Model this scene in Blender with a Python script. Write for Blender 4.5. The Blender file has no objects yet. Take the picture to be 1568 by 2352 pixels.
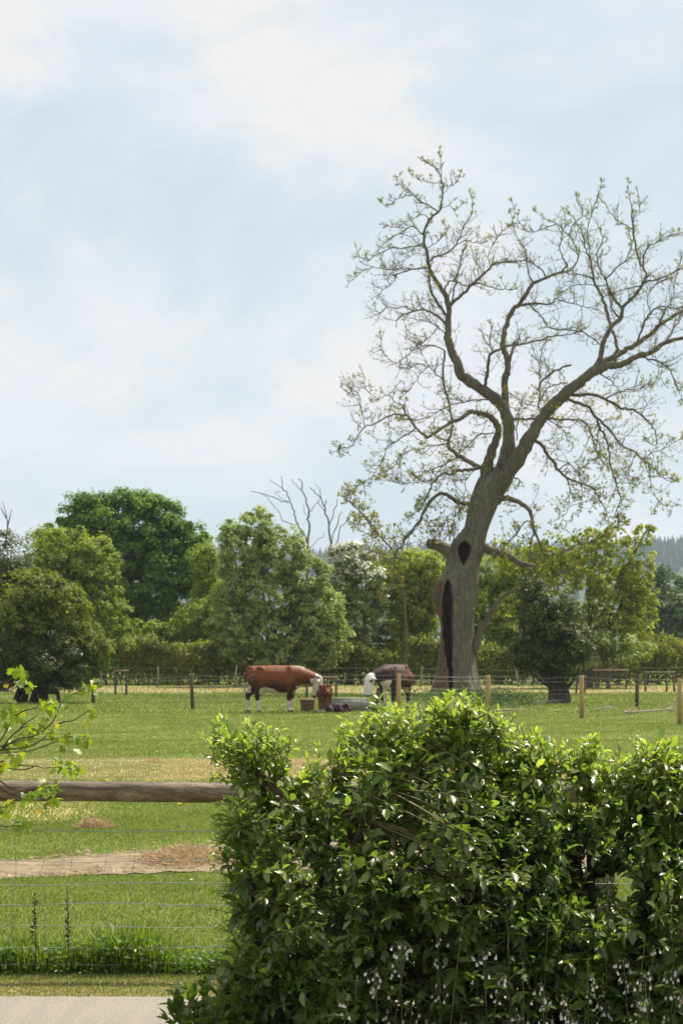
import bpy, math
import numpy as np
R = np.random.RandomState(11)
PI = math.pi
# ------------------------------------------------------------------ camera, sky, sun, exposure
S = bpy.context.scene
COL = S.collection
F = 5800.0; CAMH = 2.2
TH = math.atan(284.0 / F)
cd = bpy.data.cameras.new('camera'); cam = bpy.data.objects.new('camera', cd); COL.objects.link(cam)
cam.location = (0, 0, CAMH); cam.rotation_euler = (PI / 2 + TH, 0, 0)
cd.sensor_fit = 'VERTICAL'; cd.sensor_height = 22.3; cd.sensor_width = 14.9
cd.lens = 22.3 * F / 2352.0
cd.clip_start = 0.5; cd.clip_end = 12000
cd.dof.use_dof = True; cd.dof.focus_distance = 13.0; cd.dof.aperture_fstop = 7.5
S.camera = cam
SUN_EL, SUN_AZ = math.radians(57), math.radians(42)      # azimuth from +Y (away from the camera) towards +X
W = bpy.data.worlds.new('World'); S.world = W; W.use_nodes = True
nt = W.node_tree; N = nt.nodes; L = nt.links
N.clear()
out = N.new('ShaderNodeOutputWorld'); bg = N.new('ShaderNodeBackground'); L.new(bg.outputs[0], out.inputs[0])
sky = N.new('ShaderNodeTexSky'); sky.sky_type = 'NISHITA'; sky.sun_disc = False
sky.sun_elevation = SUN_EL; sky.sun_rotation = SUN_AZ; sky.air_density = 1.0; sky.dust_density = 2.5; sky.ozone_density = 1.5
bg.inputs[1].default_value = 0.1
tc = N.new('ShaderNodeTexCoord'); mp = N.new('ShaderNodeMapping'); L.new(tc.outputs['Generated'], mp.inputs[0])
mp.inputs['Scale'].default_value = (1.0, 1.0, 1.7); mp.inputs['Location'].default_value = (3.7, 0.35, 1.9)
def wnoise(scale, detail, rough, dist=0.0):
    n = N.new('ShaderNodeTexNoise'); n.inputs['Scale'].default_value = scale; n.inputs['Detail'].default_value = detail
    n.inputs['Roughness'].default_value = rough; n.inputs['Distortion'].default_value = dist
    L.new(mp.outputs[0], n.inputs['Vector']); return n
def wramp(src, stops):
    r = N.new('ShaderNodeValToRGB'); L.new(src, r.inputs[0]); e = r.color_ramp.elements
    while len(e) < len(stops): e.new(0.5)
    for i, (p, c) in enumerate(stops):
        e[i].position = p; e[i].color = (c, c, c, 1) if not isinstance(c, tuple) else c
    return r
n1 = wnoise(7.0, 8, 0.58, 0.5); n2 = wnoise(17, 7, 0.6, 0.3)
sxyz = N.new('ShaderNodeSeparateXYZ'); L.new(tc.outputs['Generated'], sxyz.inputs[0])
elv = N.new('ShaderNodeMath'); elv.operation = 'MULTIPLY_ADD'; L.new(sxyz.outputs[2], elv.inputs[0]); elv.inputs[1].default_value = 0.30; L.new(n1.outputs[0], elv.inputs[2])
cover = wramp(elv.outputs[0], [(0.42, 0.10), (0.60, 1.0)])
billow = wramp(n2.outputs[0], [(0.47, 0.0), (0.62, 1.0)])
cmx = N.new('ShaderNodeMix'); cmx.data_type = 'RGBA'
CL_GREY, CL_LIT = (5.1, 5.48, 5.95, 1), (5.85, 5.75, 5.65, 1)
cmx.inputs[6].default_value = CL_GREY; cmx.inputs[7].default_value = CL_LIT
mulf = N.new('ShaderNodeMath'); mulf.operation = 'MULTIPLY'; L.new(billow.outputs[0], mulf.inputs[0]); L.new(cover.outputs[0], mulf.inputs[1])
addf = N.new('ShaderNodeMath'); addf.operation = 'MULTIPLY_ADD'; L.new(cover.outputs[0], addf.inputs[0]); addf.inputs[1].default_value = 0.35
L.new(mulf.outputs[0], addf.inputs[2]); addf.use_clamp = True
L.new(addf.outputs[0], cmx.inputs[0])
smx = N.new('ShaderNodeMix'); smx.data_type = 'RGBA'
thin = N.new('ShaderNodeMix'); thin.data_type = 'RGBA'; thin.inputs[0].default_value = 0.85      # thin high veil over the clear sky
L.new(sky.outputs[0], thin.inputs[6]); thin.inputs[7].default_value = (4.0, 4.72, 5.2, 1)
L.new(cover.outputs[0], smx.inputs[0]); L.new(thin.outputs[2], smx.inputs[6]); L.new(cmx.outputs[2], smx.inputs[7])
L.new(smx.outputs[2], bg.inputs[0])
sd = bpy.data.lights.new('sun', 'SUN'); sun = bpy.data.objects.new('sun', sd); COL.objects.link(sun)
sd.energy = 5.0; sd.angle = math.radians(0.6); sd.color = (1.0, 0.93, 0.80)
from mathutils import Vector
sdir = Vector((math.cos(SUN_EL) * math.sin(SUN_AZ), math.cos(SUN_EL) * math.cos(SUN_AZ), math.sin(SUN_EL)))
sun.rotation_euler = (-sdir).to_track_quat('-Z', 'Y').to_euler()
S.view_settings.view_transform = 'Standard'; S.view_settings.look = 'None'; S.view_settings.gamma = 1.0
S.view_settings.exposure = 0.60; S.view_settings.use_curve_mapping = False
S.cycles.max_bounces = 9; S.cycles.diffuse_bounces = 6; S.cycles.glossy_bounces = 2; S.cycles.transmission_bounces = 6
S.cycles.caustics_reflective = False; S.cycles.caustics_refractive = False; S.cycles.sample_clamp_indirect = 4.0

# ------------------------------------------------------------------ geometry helpers
ct, st = math.cos(TH), math.sin(TH)
def P(px, py, Y):
    "point of the ray through picture position (px, py) of the 1568 x 2352 photograph at distance Y"
    u = (px - 784.0) / F; v = (1176.0 - py) / F
    t = Y / (ct - v * st)
    return np.array((u * t, Y, CAMH + t * (st + v * ct)))
def GY(py):
    v = (1176.0 - py) / F
    return -CAMH / (st + v * ct) * (ct - v * st)
def G(px, py):
    p = P(px, py, GY(py)); p[2] = 0.0; return p
def ppm(Y): return F / Y * 1.0
def norm(a): return a / np.maximum(np.linalg.norm(a, axis=-1, keepdims=True), 1e-9)
def link(o, parent=None):
    COL.objects.link(o)
    if parent is not None: o.parent = parent
    return o
def tag(o, label=None, cat=None, group=None, kind=None):
    if label: o['label'] = label
    if cat: o['category'] = cat
    if group: o['group'] = group
    if kind: o['kind'] = kind
    return o
def thing(name, loc, label, cat, group=None):
    o = bpy.data.objects.new(name, None); o.empty_display_size = 0.2; COL.objects.link(o); o.location = tuple(loc)
    return tag(o, label, cat, group)
def off(parent):
    return np.array(parent.location) if parent is not None else np.zeros(3)
def npmesh(name, V, Fc, mat, parent=None, v=None, smooth=False, world=True, col=None):
    "uniform-size faces array -> one mesh object; coordinates are world ones and are moved into the parent's frame"
    V = np.asarray(V, dtype=np.float64)
    if parent is not None and world: V = V - off(parent)
    Fc = np.asarray(Fc, dtype=np.int32); k = Fc.shape[1]
    me = bpy.data.meshes.new(name)
    me.vertices.add(len(V)); me.vertices.foreach_set('co', V.astype(np.float32).ravel())
    me.loops.add(Fc.size); me.loops.foreach_set('vertex_index', Fc.ravel())
    me.polygons.add(len(Fc)); me.polygons.foreach_set('loop_start', np.arange(0, Fc.size, k, dtype=np.int32))
    me.update(calc_edges=True)
    if smooth: me.polygons.foreach_set('use_smooth', np.ones(len(Fc), dtype=bool))
    if v is not None:
        a = me.attributes.new('v', 'FLOAT', 'POINT'); a.data.foreach_set('value', np.asarray(v, dtype=np.float32))
    if col is not None:
        a = me.attributes.new('tint', 'FLOAT_COLOR', 'POINT'); c4 = np.ones((len(V), 4), np.float32); c4[:, :3] = col
        a.data.foreach_set('color', c4.ravel())
    me.materials.append(mat)
    o = bpy.data.objects.new(name, me)
    return link(o, parent)
class Acc:
    "collects quad pieces into one mesh"
    def __init__(s): s.V = []; s.F = []; s.A = []; s.n = 0
    def add(s, V, Fq, a=0.5):
        s.V.append(V); s.F.append(np.asarray(Fq, dtype=np.int64) + s.n); s.n += len(V)
        s.A.append(np.full(len(V), a) if np.isscalar(a) else a)
    def tube(s, pts, rad, sides=6, a=0.5, cap=True):
        pts = np.asarray(pts, float); n = len(pts)
        rad = np.broadcast_to(np.asarray(rad, float), (n,))
        t = norm(np.gradient(pts, axis=0)); m = t.mean(axis=0)
        ref = np.array((0, 1.0, 0)) if abs(m[1]) < 0.75 * np.linalg.norm(m) + 1e-9 else np.array((1.0, 0, 0.1))
        nn = norm(np.cross(t, ref)); bb = np.cross(t, nn)
        an = np.arange(sides) * 2 * PI / sides
        ring = nn[:, None, :] * np.cos(an)[None, :, None] + bb[:, None, :] * np.sin(an)[None, :, None]
        V = (pts[:, None, :] + ring * rad[:, None, None]).reshape(-1, 3)
        i = np.arange(n - 1)[:, None] * sides; j = np.arange(sides)[None, :]; j2 = (j + 1) % sides
        Fq = np.stack([i + j, i + j2, i + sides + j2, i + sides + j], -1).reshape(-1, 4)
        if cap:
            V = np.vstack([V, pts[:1], pts[-1:]]); c0 = n * sides; jj = np.arange(0, sides); 
            f0 = np.stack([np.full(sides, c0), (jj + 1) % sides, jj, jj], -1)
            e = (n - 1) * sides
            caps = []
            for q in range(0, sides, 2):
                caps.append((c0, (q + 2) % sides, (q + 1) % sides, q)); caps.append((c0 + 1, e + q, e + (q + 1) % sides, e + (q + 2) % sides))
            if sides % 2 == 0: Fq = np.vstack([Fq, np.array(caps)])
        s.add(V, Fq, a)
    def box(s, c, h, rz=0.0, a=0.5):
        c = np.asarray(c, float); h = np.asarray(h, float)
        v = np.array([(x, y, z) for x in (-1, 1) for y in (-1, 1) for z in (-1, 1)], float) * h
        q = np.array(((math.cos(rz), math.sin(rz), 0), (-math.sin(rz), math.cos(rz), 0), (0, 0, 1)))
        s.add(v @ q + c, [(0, 1, 3, 2), (4, 6, 7, 5), (0, 4, 5, 1), (2, 3, 7, 6), (0, 2, 6, 4), (1, 5, 7, 3)], a)
    def leaves(s, C, Nn, T, ln, wd, tpl='leaf', a=None):
        V, Fq, A = leafgeo(C, Nn, T, ln, wd, tpl, a)
        s.add(V, Fq, A)
    def build(s, name, mat, parent=None, smooth=True):
        if not s.V: return None
        return npmesh(name, np.vstack(s.V), np.vstack(s.F), mat, parent, v=np.concatenate(s.A), smooth=smooth)
# leaf templates: columns are (along, across, up) for length 1 and half width 1
TPL = {
 'far': (np.array([(0, 0, 0), (0.45, 1, 0.06), (1, 0, -0.05), (0.5, -1, 0.06)], float), [(0, 1, 2, 3)]),
 'leaf': (np.array([(0, 0, 0), (0.0, 0.04, 0), (0.22, 0.72, 0.07), (0.25, 0, 0.0), (0.22, -0.72, 0.07), (0.55, 1.0, 0.06), (0.55, 0, -0.03), (0.55, -1.0, 0.06),
                    (0.82, 0.55, -0.03), (0.82, 0, -0.09), (0.82, -0.55, -0.03), (1.0, 0.0, -0.17)], float),
          [(0, 1, 2, 3), (0, 3, 4, 4), (3, 2, 5, 6), (4, 3, 6, 7), (6, 5, 8, 9), (7, 6, 9, 10), (9, 8, 11, 11), (10, 9, 11, 11)]),
}
def mk_nettle():
    k = 6; L_ = []; Fq = []
    for i in range(k + 1):
        t = i / k; w = math.sin(PI * min(1, (t * 0.92 + 0.1)) ** 0.8) if t < 1 else 0
        for sgn in (1, 0, -1):
            j = w * (1.0 if i % 2 else 0.72)
            L_.append((t + (0.05 if sgn and i % 2 else 0), sgn * j, 0.08 * abs(sgn) - 0.22 * t * t))
    for i in range(k):
        b = i * 3
        Fq += [(b + 1, b, b + 3, b + 4), (b + 2, b + 1, b + 4, b + 5)]
    return np.array(L_, float), Fq
TPL['nettle'] = mk_nettle()
def mk_lobed():
    out_ = [(0, 0), (-0.08, 0.45), (0.02, 0.85), (0.25, 1.0), (0.40, 0.42), (0.55, 0.78), (0.80, 0.62), (0.74, 0.28), (1.0, 0.0)]
    V = [(0.38, 0, -0.02)]
    for x, y in out_: V.append((x, y, 0.05 * abs(y) - 0.12 * x * x))
    for x, y in out_[1:-1]: V.append((x, -y, 0.05 * abs(y) - 0.12 * x * x))
    n = len(out_)
    Fq = []
    for i in range(1, n, 2): Fq.append((0, i, i + 1, i + 2) if i + 2 <= n else (0, i, i + 1, i + 1))
    m = [1] + list(range(n + 1, 2 * n - 1)) + [n]
    for i in range(0, len(m) - 1, 2): Fq.append((0, m[i + 2], m[i + 1], m[i]) if i + 2 < len(m) else (0, m[i + 1], m[i], m[i]))
    return np.array(V, float), Fq
TPL['lobed'] = mk_lobed()
def fixdeg(Fq):
    return Fq
def leafgeo(C, Nn, T, ln, wd, tpl, a=None):
    tv, tf = TPL[tpl]; n = len(C)
    T = norm(T); B = norm(np.cross(Nn, T)); U = np.cross(T, B)
    ln = np.broadcast_to(ln, (n,)); wd = np.broadcast_to(wd, (n,))
    V = C[:, None, :] + T[:, None, :] * (tv[None, :, 0:1] * ln[:, None, None]) + B[:, None, :] * (tv[None, :, 1:2] * wd[:, None, None]) \
        + U[:, None, :] * (tv[None, :, 2:3] * ln[:, None, None])
    Fq = (np.array(tf)[None, :, :] + (np.arange(n) * len(tv))[:, None, None]).reshape(-1, 4)
    if a is None: a = R.rand(n)
    return V.reshape(-1, 3), Fq, np.repeat(a, len(tv))
def spline(pts, per=4):
    pts = np.asarray(pts, float)
    if len(pts) < 3: return np.array([pts[0] + (pts[-1] - pts[0]) * t for t in np.linspace(0, 1, per + 1)])
    q = np.vstack([2 * pts[0] - pts[1], pts, 2 * pts[-1] - pts[-2]]); o = []
    for i in range(1, len(q) - 2):
        for t in np.arange(per) / per:
            o.append(0.5 * (2 * q[i] + (q[i + 1] - q[i - 1]) * t + (2 * q[i - 1] - 5 * q[i] + 4 * q[i + 1] - q[i + 2]) * t * t
                            + (3 * q[i] - 3 * q[i + 1] + q[i + 2] - q[i - 1]) * t ** 3))
    o.append(q[-2]); return np.array(o)
def rdir(n=1):
    return norm(R.normal(size=(n, 3)))
def vnoise(p, seed=0):
    "cheap smooth 3-D noise made of sines"
    r = np.random.RandomState(seed); s = 0
    for k in range(6):
        d = r.normal(size=3); d /= np.linalg.norm(d); f = 1.0 * 1.6 ** k
        s = s + np.sin(p @ d * f * 2.0 + r.rand() * 6.28) / 1.35 ** k
    return s / 3.0

# ------------------------------------------------------------------ materials
def newmat(name):
    m = bpy.data.materials.new(name); m.use_nodes = True; t = m.node_tree
    b = t.nodes['Principled BSDF']; return m, t, b
def ramp(t, src, stops):
    r = t.nodes.new('ShaderNodeValToRGB'); e = r.color_ramp.elements
    while len(e) < len(stops): e.new(0.5)
    for i, (p, c) in enumerate(stops): e[i].position = p; e[i].color = (*c, 1)
    t.links.new(src, r.inputs[0]); return r
def noise(t, scale, detail=4, rough=0.55, vec=None, dist=0):
    n = t.nodes.new('ShaderNodeTexNoise'); n.inputs['Scale'].default_value = scale; n.inputs['Detail'].default_value = detail
    n.inputs['Roughness'].default_value = rough; n.inputs['Distortion'].default_value = dist
    if vec is not None: t.links.new(vec, n.inputs['Vector'])
    return n
def coords(t, kind='Object', scale=(1, 1, 1)):
    c = t.nodes.new('ShaderNodeTexCoord'); m = t.nodes.new('ShaderNodeMapping'); m.inputs['Scale'].default_value = scale
    t.links.new(c.outputs[kind], m.inputs[0]); return m.outputs[0]
def math_(t, op, a, b=None, clamp=False):
    n = t.nodes.new('ShaderNodeMath'); n.operation = op; n.use_clamp = clamp
    for i, x in enumerate((a, b)):
        if x is None: continue
        if isinstance(x, (int, float)): n.inputs[i].default_value = x
        else: t.links.new(x, n.inputs[i])
    return n.outputs[0]
def mixc(t, f, a, b):
    n = t.nodes.new('ShaderNodeMix'); n.data_type = 'RGBA'
    for i, x in ((0, f), (6, a), (7, b)):
        if isinstance(x, tuple): n.inputs[i].default_value = (*x, 1) if len(x) == 3 else x
        elif isinstance(x, (int, float)): n.inputs[i].default_value = x
        else: t.links.new(x, n.inputs[i])
    return n.outputs[2]
def bump(t, b, h, strength=0.4, dist=0.02):
    n = t.nodes.new('ShaderNodeBump'); n.inputs['Strength'].default_value = strength; n.inputs['Distance'].default_value = dist
    t.links.new(h, n.inputs['Height']); t.links.new(n.outputs[0], b.inputs['Normal'])
def leafmat(name, stops, tr=0.35, rough=0.45, spec=0.5, trcol=(1.25, 1.35, 0.5)):
    m, t, b = newmat(name)
    a = t.nodes.new('ShaderNodeAttribute'); a.attribute_name = 'v'
    r = ramp(t, a.outputs['Fac'], stops)
    t.links.new(r.outputs[0], b.inputs['Base Color']); b.inputs['Roughness'].default_value = rough; b.inputs['Specular IOR Level'].default_value = spec
    tl = t.nodes.new('ShaderNodeBsdfTranslucent'); mu = t.nodes.new('ShaderNodeMix'); mu.data_type = 'RGBA'; mu.blend_type = 'MULTIPLY'
    mu.inputs[0].default_value = 1.0; t.links.new(r.outputs[0], mu.inputs[6]); mu.inputs[7].default_value = (*trcol, 1)
    t.links.new(mu.outputs[2], tl.inputs[0])
    mx = t.nodes.new('ShaderNodeMixShader'); mx.inputs[0].default_value = tr
    t.links.new(b.outputs[0], mx.inputs[1]); t.links.new(tl.outputs[0], mx.inputs[2])
    t.links.new(mx.outputs[0], t.nodes['Material Output'].inputs[0]); return m
def barkmat(name, c1, c2, scale=9, moss=None, rough=0.9, bs=0.7, stretch=0.25, bd=0.03):
    m, t, b = newmat(name); v = coords(t, 'Object', (1, 1, stretch))
    n = noise(t, scale, 6, 0.65, v, 0.6); r = ramp(t, n.outputs[0], [(0.32, c1), (0.68, c2)])
    c = r.outputs[0]
    n3 = noise(t, scale * 0.12, 3, 0.5, v); c = mixc(t, math_(t, 'MULTIPLY', n3.outputs[0], 0.5), c, tuple(x * 0.6 for x in c1))
    if moss:
        n2 = noise(t, scale * 0.3, 4, 0.6, v); f = ramp(t, n2.outputs[0], [(0.5, (0, 0, 0)), (0.66, (0.8, 0.8, 0.8))])
        c = mixc(t, f.outputs[0], c, moss)
    t.links.new(c, b.inputs['Base Color']); b.inputs['Roughness'].default_value = rough; b.inputs['Specular IOR Level'].default_value = 0.2
    bump(t, b, n.outputs[0], bs, bd); return m
def plain(name, c, rough=0.8, spec=0.3, var=0.25, scale=12, metal=0.0, bs=0.2):
    m, t, b = newmat(name); v = coords(t); n = noise(t, scale, 5, 0.6, v)
    r = ramp(t, n.outputs[0], [(0.3, tuple(x * (1 - var) for x in c)), (0.7, tuple(x * (1 + var) for x in c))])
    t.links.new(r.outputs[0], b.inputs['Base Color']); b.inputs['Roughness'].default_value = rough
    b.inputs['Specular IOR Level'].default_value = spec; b.inputs['Metallic'].default_value = metal
    bump(t, b, n.outputs[0], bs, 0.01); return m
M = {}
M['bark'] = barkmat('ash bark', (0.085, 0.07, 0.05), (0.21, 0.185, 0.14), 7, moss=(0.13, 0.13, 0.06))
M['twig'] = plain('twig bark', (0.10, 0.086, 0.06), 0.9, 0.2)
M['darkbark'] = barkmat('dark bark', (0.03, 0.024, 0.018), (0.09, 0.075, 0.055), 9)
M['deadbark'] = plain('dead grey bark', (0.16, 0.145, 0.12), 0.9, 0.1)
M['shrubbark'] = barkmat('shrub bark', (0.045, 0.032, 0.022), (0.14, 0.10, 0.065), 30, moss=(0.07, 0.08, 0.035), bd=0.004, stretch=0.4)
M['shoot'] = plain('green brown shoot', (0.13, 0.11, 0.045), 0.7, 0.3)
M['cut'] = plain('cut wood', (0.42, 0.27, 0.16), 0.8, 0.2, 0.2, 40)
M['ashleaf'] = leafmat('young ash leaf', [(0.0, (0.15, 0.17, 0.03)), (0.6, (0.25, 0.265, 0.04)), (1.0, (0.36, 0.30, 0.045))], 0.45, 0.5, 0.3)
M['oak'] = leafmat('oak leaf', [(0, (0.06, 0.115, 0.012)), (0.5, (0.135, 0.225, 0.022)), (1, (0.26, 0.36, 0.045))], 0.5, 0.6, 0.25, trcol=(1.3, 1.4, 0.5))
M['willow'] = leafmat('willow leaf', [(0, (0.15, 0.20, 0.05)), (0.6, (0.32, 0.39, 0.12)), (1, (0.56, 0.58, 0.36))], 0.48, 0.55, 0.3, trcol=(1.2, 1.3, 0.65))
M['pale'] = leafmat('pale green leaf', [(0, (0.12, 0.17, 0.018)), (0.6, (0.26, 0.335, 0.045)), (1, (0.44, 0.46, 0.12))], 0.48, 0.6, 0.25, trcol=(1.3, 1.35, 0.5))
M['olive'] = leafmat('olive leaf', [(0, (0.09, 0.12, 0.016)), (0.6, (0.21, 0.255, 0.04)), (1, (0.36, 0.37, 0.09))], 0.48, 0.6, 0.25, trcol=(1.25, 1.3, 0.5))
M['holly'] = leafmat('dark glossy leaf', [(0, (0.035, 0.05, 0.010)), (0.7, (0.10, 0.13, 0.026)), (1, (0.24, 0.26, 0.10))], 0.32, 0.5, 0.3)
M['yellow'] = leafmat('yellow green leaf', [(0, (0.16, 0.20, 0.035)), (0.6, (0.34, 0.38, 0.07)), (1, (0.52, 0.48, 0.11))], 0.5, 0.55, 0.25, trcol=(1.15, 1.28, 0.5))
M['hedge'] = leafmat('hedge leaf', [(0, (0.07, 0.095, 0.012)), (0.55, (0.20, 0.235, 0.035)), (0.85, (0.36, 0.33, 0.06)), (1, (0.44, 0.30, 0.11))], 0.45, 0.55, 0.3)
M['blossom'] = leafmat('white blossom', [(0, (0.36, 0.40, 0.26)), (1, (0.68, 0.68, 0.58))], 0.3, trcol=(1, 1, 0.9))
M['far'] = leafmat('far leaf', [(0, (0.04, 0.075, 0.02)), (1, (0.12, 0.17, 0.045))], 0.25, 0.6, 0.2)
M['conifer'] = leafmat('conifer', [(0, (0.012, 0.03, 0.018)), (0.7, (0.025, 0.05, 0.025)), (1, (0.05, 0.08, 0.03))], 0.05, 0.8, 0.1)
M['shrub'] = leafmat('shrub leaf', [(0, (0.07, 0.105, 0.026)), (0.4, (0.14, 0.205, 0.046)), (0.75, (0.26, 0.345, 0.08)), (1, (0.42, 0.48, 0.14))], 0.48, 0.36, 0.8, trcol=(1.3, 1.38, 0.48))
M['nettle'] = leafmat('nettle leaf', [(0, (0.035, 0.065, 0.012)), (1, (0.085, 0.13, 0.025))], 0.3, 0.6, 0.25)
M['lobed'] = leafmat('lobed leaf', [(0, (0.13, 0.21, 0.025)), (0.6, (0.27, 0.34, 0.04)), (0.88, (0.42, 0.43, 0.05)), (0.93, (0.58, 0.42, 0.05)), (1, (0.6, 0.40, 0.05))], 0.48, 0.45, 0.4, trcol=(1.2, 1.3, 0.35))
M['flower'] = leafmat('comfrey bell', [(0, (0.66, 0.63, 0.64)), (0.7, (0.76, 0.72, 0.68)), (1, (0.42, 0.22, 0.26))], 0.3, trcol=(1, 1, 1))
M['calyx'] = plain('flower stalk', (0.07, 0.075, 0.03), 0.8)
M['grass'] = leafmat('grass blade', [(0, (0.145, 0.185, 0.048)), (0.5, (0.19, 0.235, 0.062)), (0.8, (0.235, 0.27, 0.08)), (1, (0.32, 0.32, 0.14))], 0.42, 0.6, 0.2, trcol=(1.1, 1.2, 0.5))
M['lush'] = leafmat('tall grass blade', [(0, (0.06, 0.11, 0.014)), (0.6, (0.15, 0.23, 0.025)), (0.9, (0.30, 0.37, 0.05)), (1, (0.48, 0.42, 0.18))], 0.45, 0.45, 0.4)
M['dry'] = leafmat('dry grass blade', [(0, (0.28, 0.29, 0.12)), (0.6, (0.42, 0.37, 0.19)), (1, (0.56, 0.46, 0.28))], 0.3, 0.7, 0.2, trcol=(1, 1, 0.7))
M['hay'] = leafmat('hay', [(0, (0.28, 0.19, 0.10)), (1, (0.58, 0.44, 0.26))], 0.2, 0.7, 0.2, trcol=(1, 1, 0.8))
M['buttercup'] = leafmat('buttercup', [(0, (0.75, 0.55, 0.02)), (1, (0.85, 0.7, 0.03))], 0.3, trcol=(1, 1, 0.5))
M['daisy'] = plain('daisy white', (0.75, 0.75, 0.7), 0.7, var=0.05)
M['wire'] = plain('galvanised wire', (0.26, 0.27, 0.26), 0.5, 0.5, metal=0.3)
M['oldpost'] = barkmat('weathered post', (0.06, 0.048, 0.032), (0.16, 0.13, 0.09), 14, stretch=0.15, bd=0.01)
M['newpost'] = barkmat('new pine post', (0.36, 0.24, 0.11), (0.55, 0.38, 0.18), 10, stretch=0.1, bs=0.2, bd=0.01)
M['greyboard'] = barkmat('grey board', (0.22, 0.18, 0.13), (0.42, 0.36, 0.27), 14, stretch=0.2, bd=0.01)
M['galv'] = plain('galvanised sheet', (0.22, 0.225, 0.19), 0.6, 0.4, 0.25, 3, metal=0.15)
M['water'] = plain('trough water', (0.03, 0.035, 0.03), 0.08, 0.6, 0.1)
M['straw'] = plain('fallen stick', (0.4, 0.34, 0.25), 0.9)
# round rail: brown-green weathered timber with fine lengthwise grain
m, t, b = newmat('weathered round rail'); v = coords(t, 'Object', (0.22, 1, 1))
n = noise(t, 13, 9, 0.78, v, 0.8); r = ramp(t, n.outputs[0], [(0.36, (0.035, 0.022, 0.012)), (0.5, (0.12, 0.085, 0.045)), (0.66, (0.30, 0.25, 0.17))])
n2 = noise(t, 2.2, 3, 0.5, v); f = ramp(t, n2.outputs[0], [(0.45, (0, 0, 0)), (0.7, (0.7, 0.7, 0.7))])
c = mixc(t, f.outputs[0], r.outputs[0], (0.062, 0.055, 0.02)); t.links.new(c, b.inputs['Base Color']); b.inputs['Roughness'].default_value = 0.62
b.inputs['Specular IOR Level'].default_value = 0.5; vg = coords(t, 'Object', (0.3, 8, 8)); n3 = noise(t, 9, 5, 0.6, vg); bump(t, b, n3.outputs[0], 0.35, 0.006); M['rail'] = m
# hide
m, t, b = newmat('cattle hide'); a = t.nodes.new('ShaderNodeAttribute'); a.attribute_name = 'tint'
n = noise(t, 16, 5, 0.6, coords(t)); mu = t.nodes.new('ShaderNodeMix'); mu.data_type = 'RGBA'; mu.blend_type = 'MULTIPLY'; mu.inputs[0].default_value = 0.6
t.links.new(a.outputs['Color'], mu.inputs[6]); g = ramp(t, n.outputs[0], [(0.3, (0.6, 0.6, 0.6)), (0.7, (1.3, 1.3, 1.3))]); t.links.new(g.outputs[0], mu.inputs[7])
t.links.new(mu.outputs[2], b.inputs['Base Color']); b.inputs['Roughness'].default_value = 0.6; b.inputs['Specular IOR Level'].default_value = 0.22
bump(t, b, n.outputs[0], 0.3, 0.02); M['hide'] = m

# ------------------------------------------------------------------ ground
TAN0, TAN1 = GY(1792), GY(1741)       # dry mown band
DIRT0, DIRT1 = GY(2012), GY(1938)
def dirt_mask(x, y):
    c0 = 22.8 + 0.34 * np.clip(x + 3.24, -1, 4) + 0.25 * vnoise(np.stack([x * 1.3, y * 1.3, y * 0], -1), 5)
    c1 = 25.0 + .89 * np.clip(x + 3.24, -.4, 2.2) + .1 * np.maximum(0, x + 1) + 0.3 * vnoise(np.stack([x * 1.1, y * 1.3, y * 0], -1), 6)
    return (y > c0) & (y < c1)
m, t, b = newmat('pasture')
geo = t.nodes.new('ShaderNodeNewGeometry'); sx = t.nodes.new('ShaderNodeSeparateXYZ'); t.links.new(geo.outputs['Position'], sx.inputs[0]); pos = geo.outputs['Position']
nA = noise(t, 0.35, 5, 0.6, pos); nB = noise(t, 3.0, 6, 0.65, pos); nC = noise(t, 18, 5, 0.7, pos)
g = ramp(t, nB.outputs[0], [(0.28, (0.075, 0.105, 0.02)), (0.5, (0.115, 0.15, 0.03)), (0.72, (0.165, 0.195, 0.05))])
gc = mixc(t, ramp(t, nA.outputs[0], [(0.42, (0, 0, 0)), (0.66, (0.75, 0.75, 0.75))]).outputs[0], g.outputs[0], (0.19, 0.20, 0.055))
def band(y0, y1, soft, amp):
    w = math_(t, 'ADD', sx.outputs[1], math_(t, 'MULTIPLY', math_(t, 'SUBTRACT', nA.outputs[0], 0.5), amp))
    w = math_(t, 'ADD', w, math_(t, 'MULTIPLY', math_(t, 'SUBTRACT', nB.outputs[0], 0.5), amp * 0.5))
    lo = math_(t, 'DIVIDE', math_(t, 'SUBTRACT', w, y0), soft, True); hi = math_(t, 'DIVIDE', math_(t, 'SUBTRACT', y1, w), soft, True)
    return math_(t, 'MULTIPLY', lo, hi)
tanf = band(TAN0, TAN1, 0.5, 0.8)
xr = math_(t, 'DIVIDE', math_(t, 'ADD', sx.outputs[0], 3.6), 2.2, True)
xr = math_(t, 'MULTIPLY', xr, ramp(t, nB.outputs[0], [(0.3, (0.55, 0.55, 0.55)), (0.6, (1, 1, 1))]).outputs[0])
tcol = mixc(t, xr, (0.36, 0.345, 0.17), (0.47, 0.325, 0.18))
gc = mixc(t, tanf, gc, tcol)
drf = band(96, 111, 2.0, 6.0); gc = mixc(t, math_(t, 'MULTIPLY', drf, 0.75), gc, (0.34, 0.27, 0.14))
vf = band(15.2, 16.35, 0.12, 0.3); gc = mixc(t, math_(t, 'MULTIPLY', vf, 0.85), gc, (0.34, 0.27, 0.14))
ef = band(15.2, 15.46, 0.03, 0.05); gc = mixc(t, ef, gc, (0.06, 0.045, 0.03))
lf = band(29.8, 33.8, 0.8, 3.0); lx = math_(t, 'DIVIDE', math_(t, 'SUBTRACT', -2.9, sx.outputs[0]), 0.5, True)
gc = mixc(t, math_(t, 'MULTIPLY', lf, lx), gc, (0.44, 0.39, 0.17))
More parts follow.
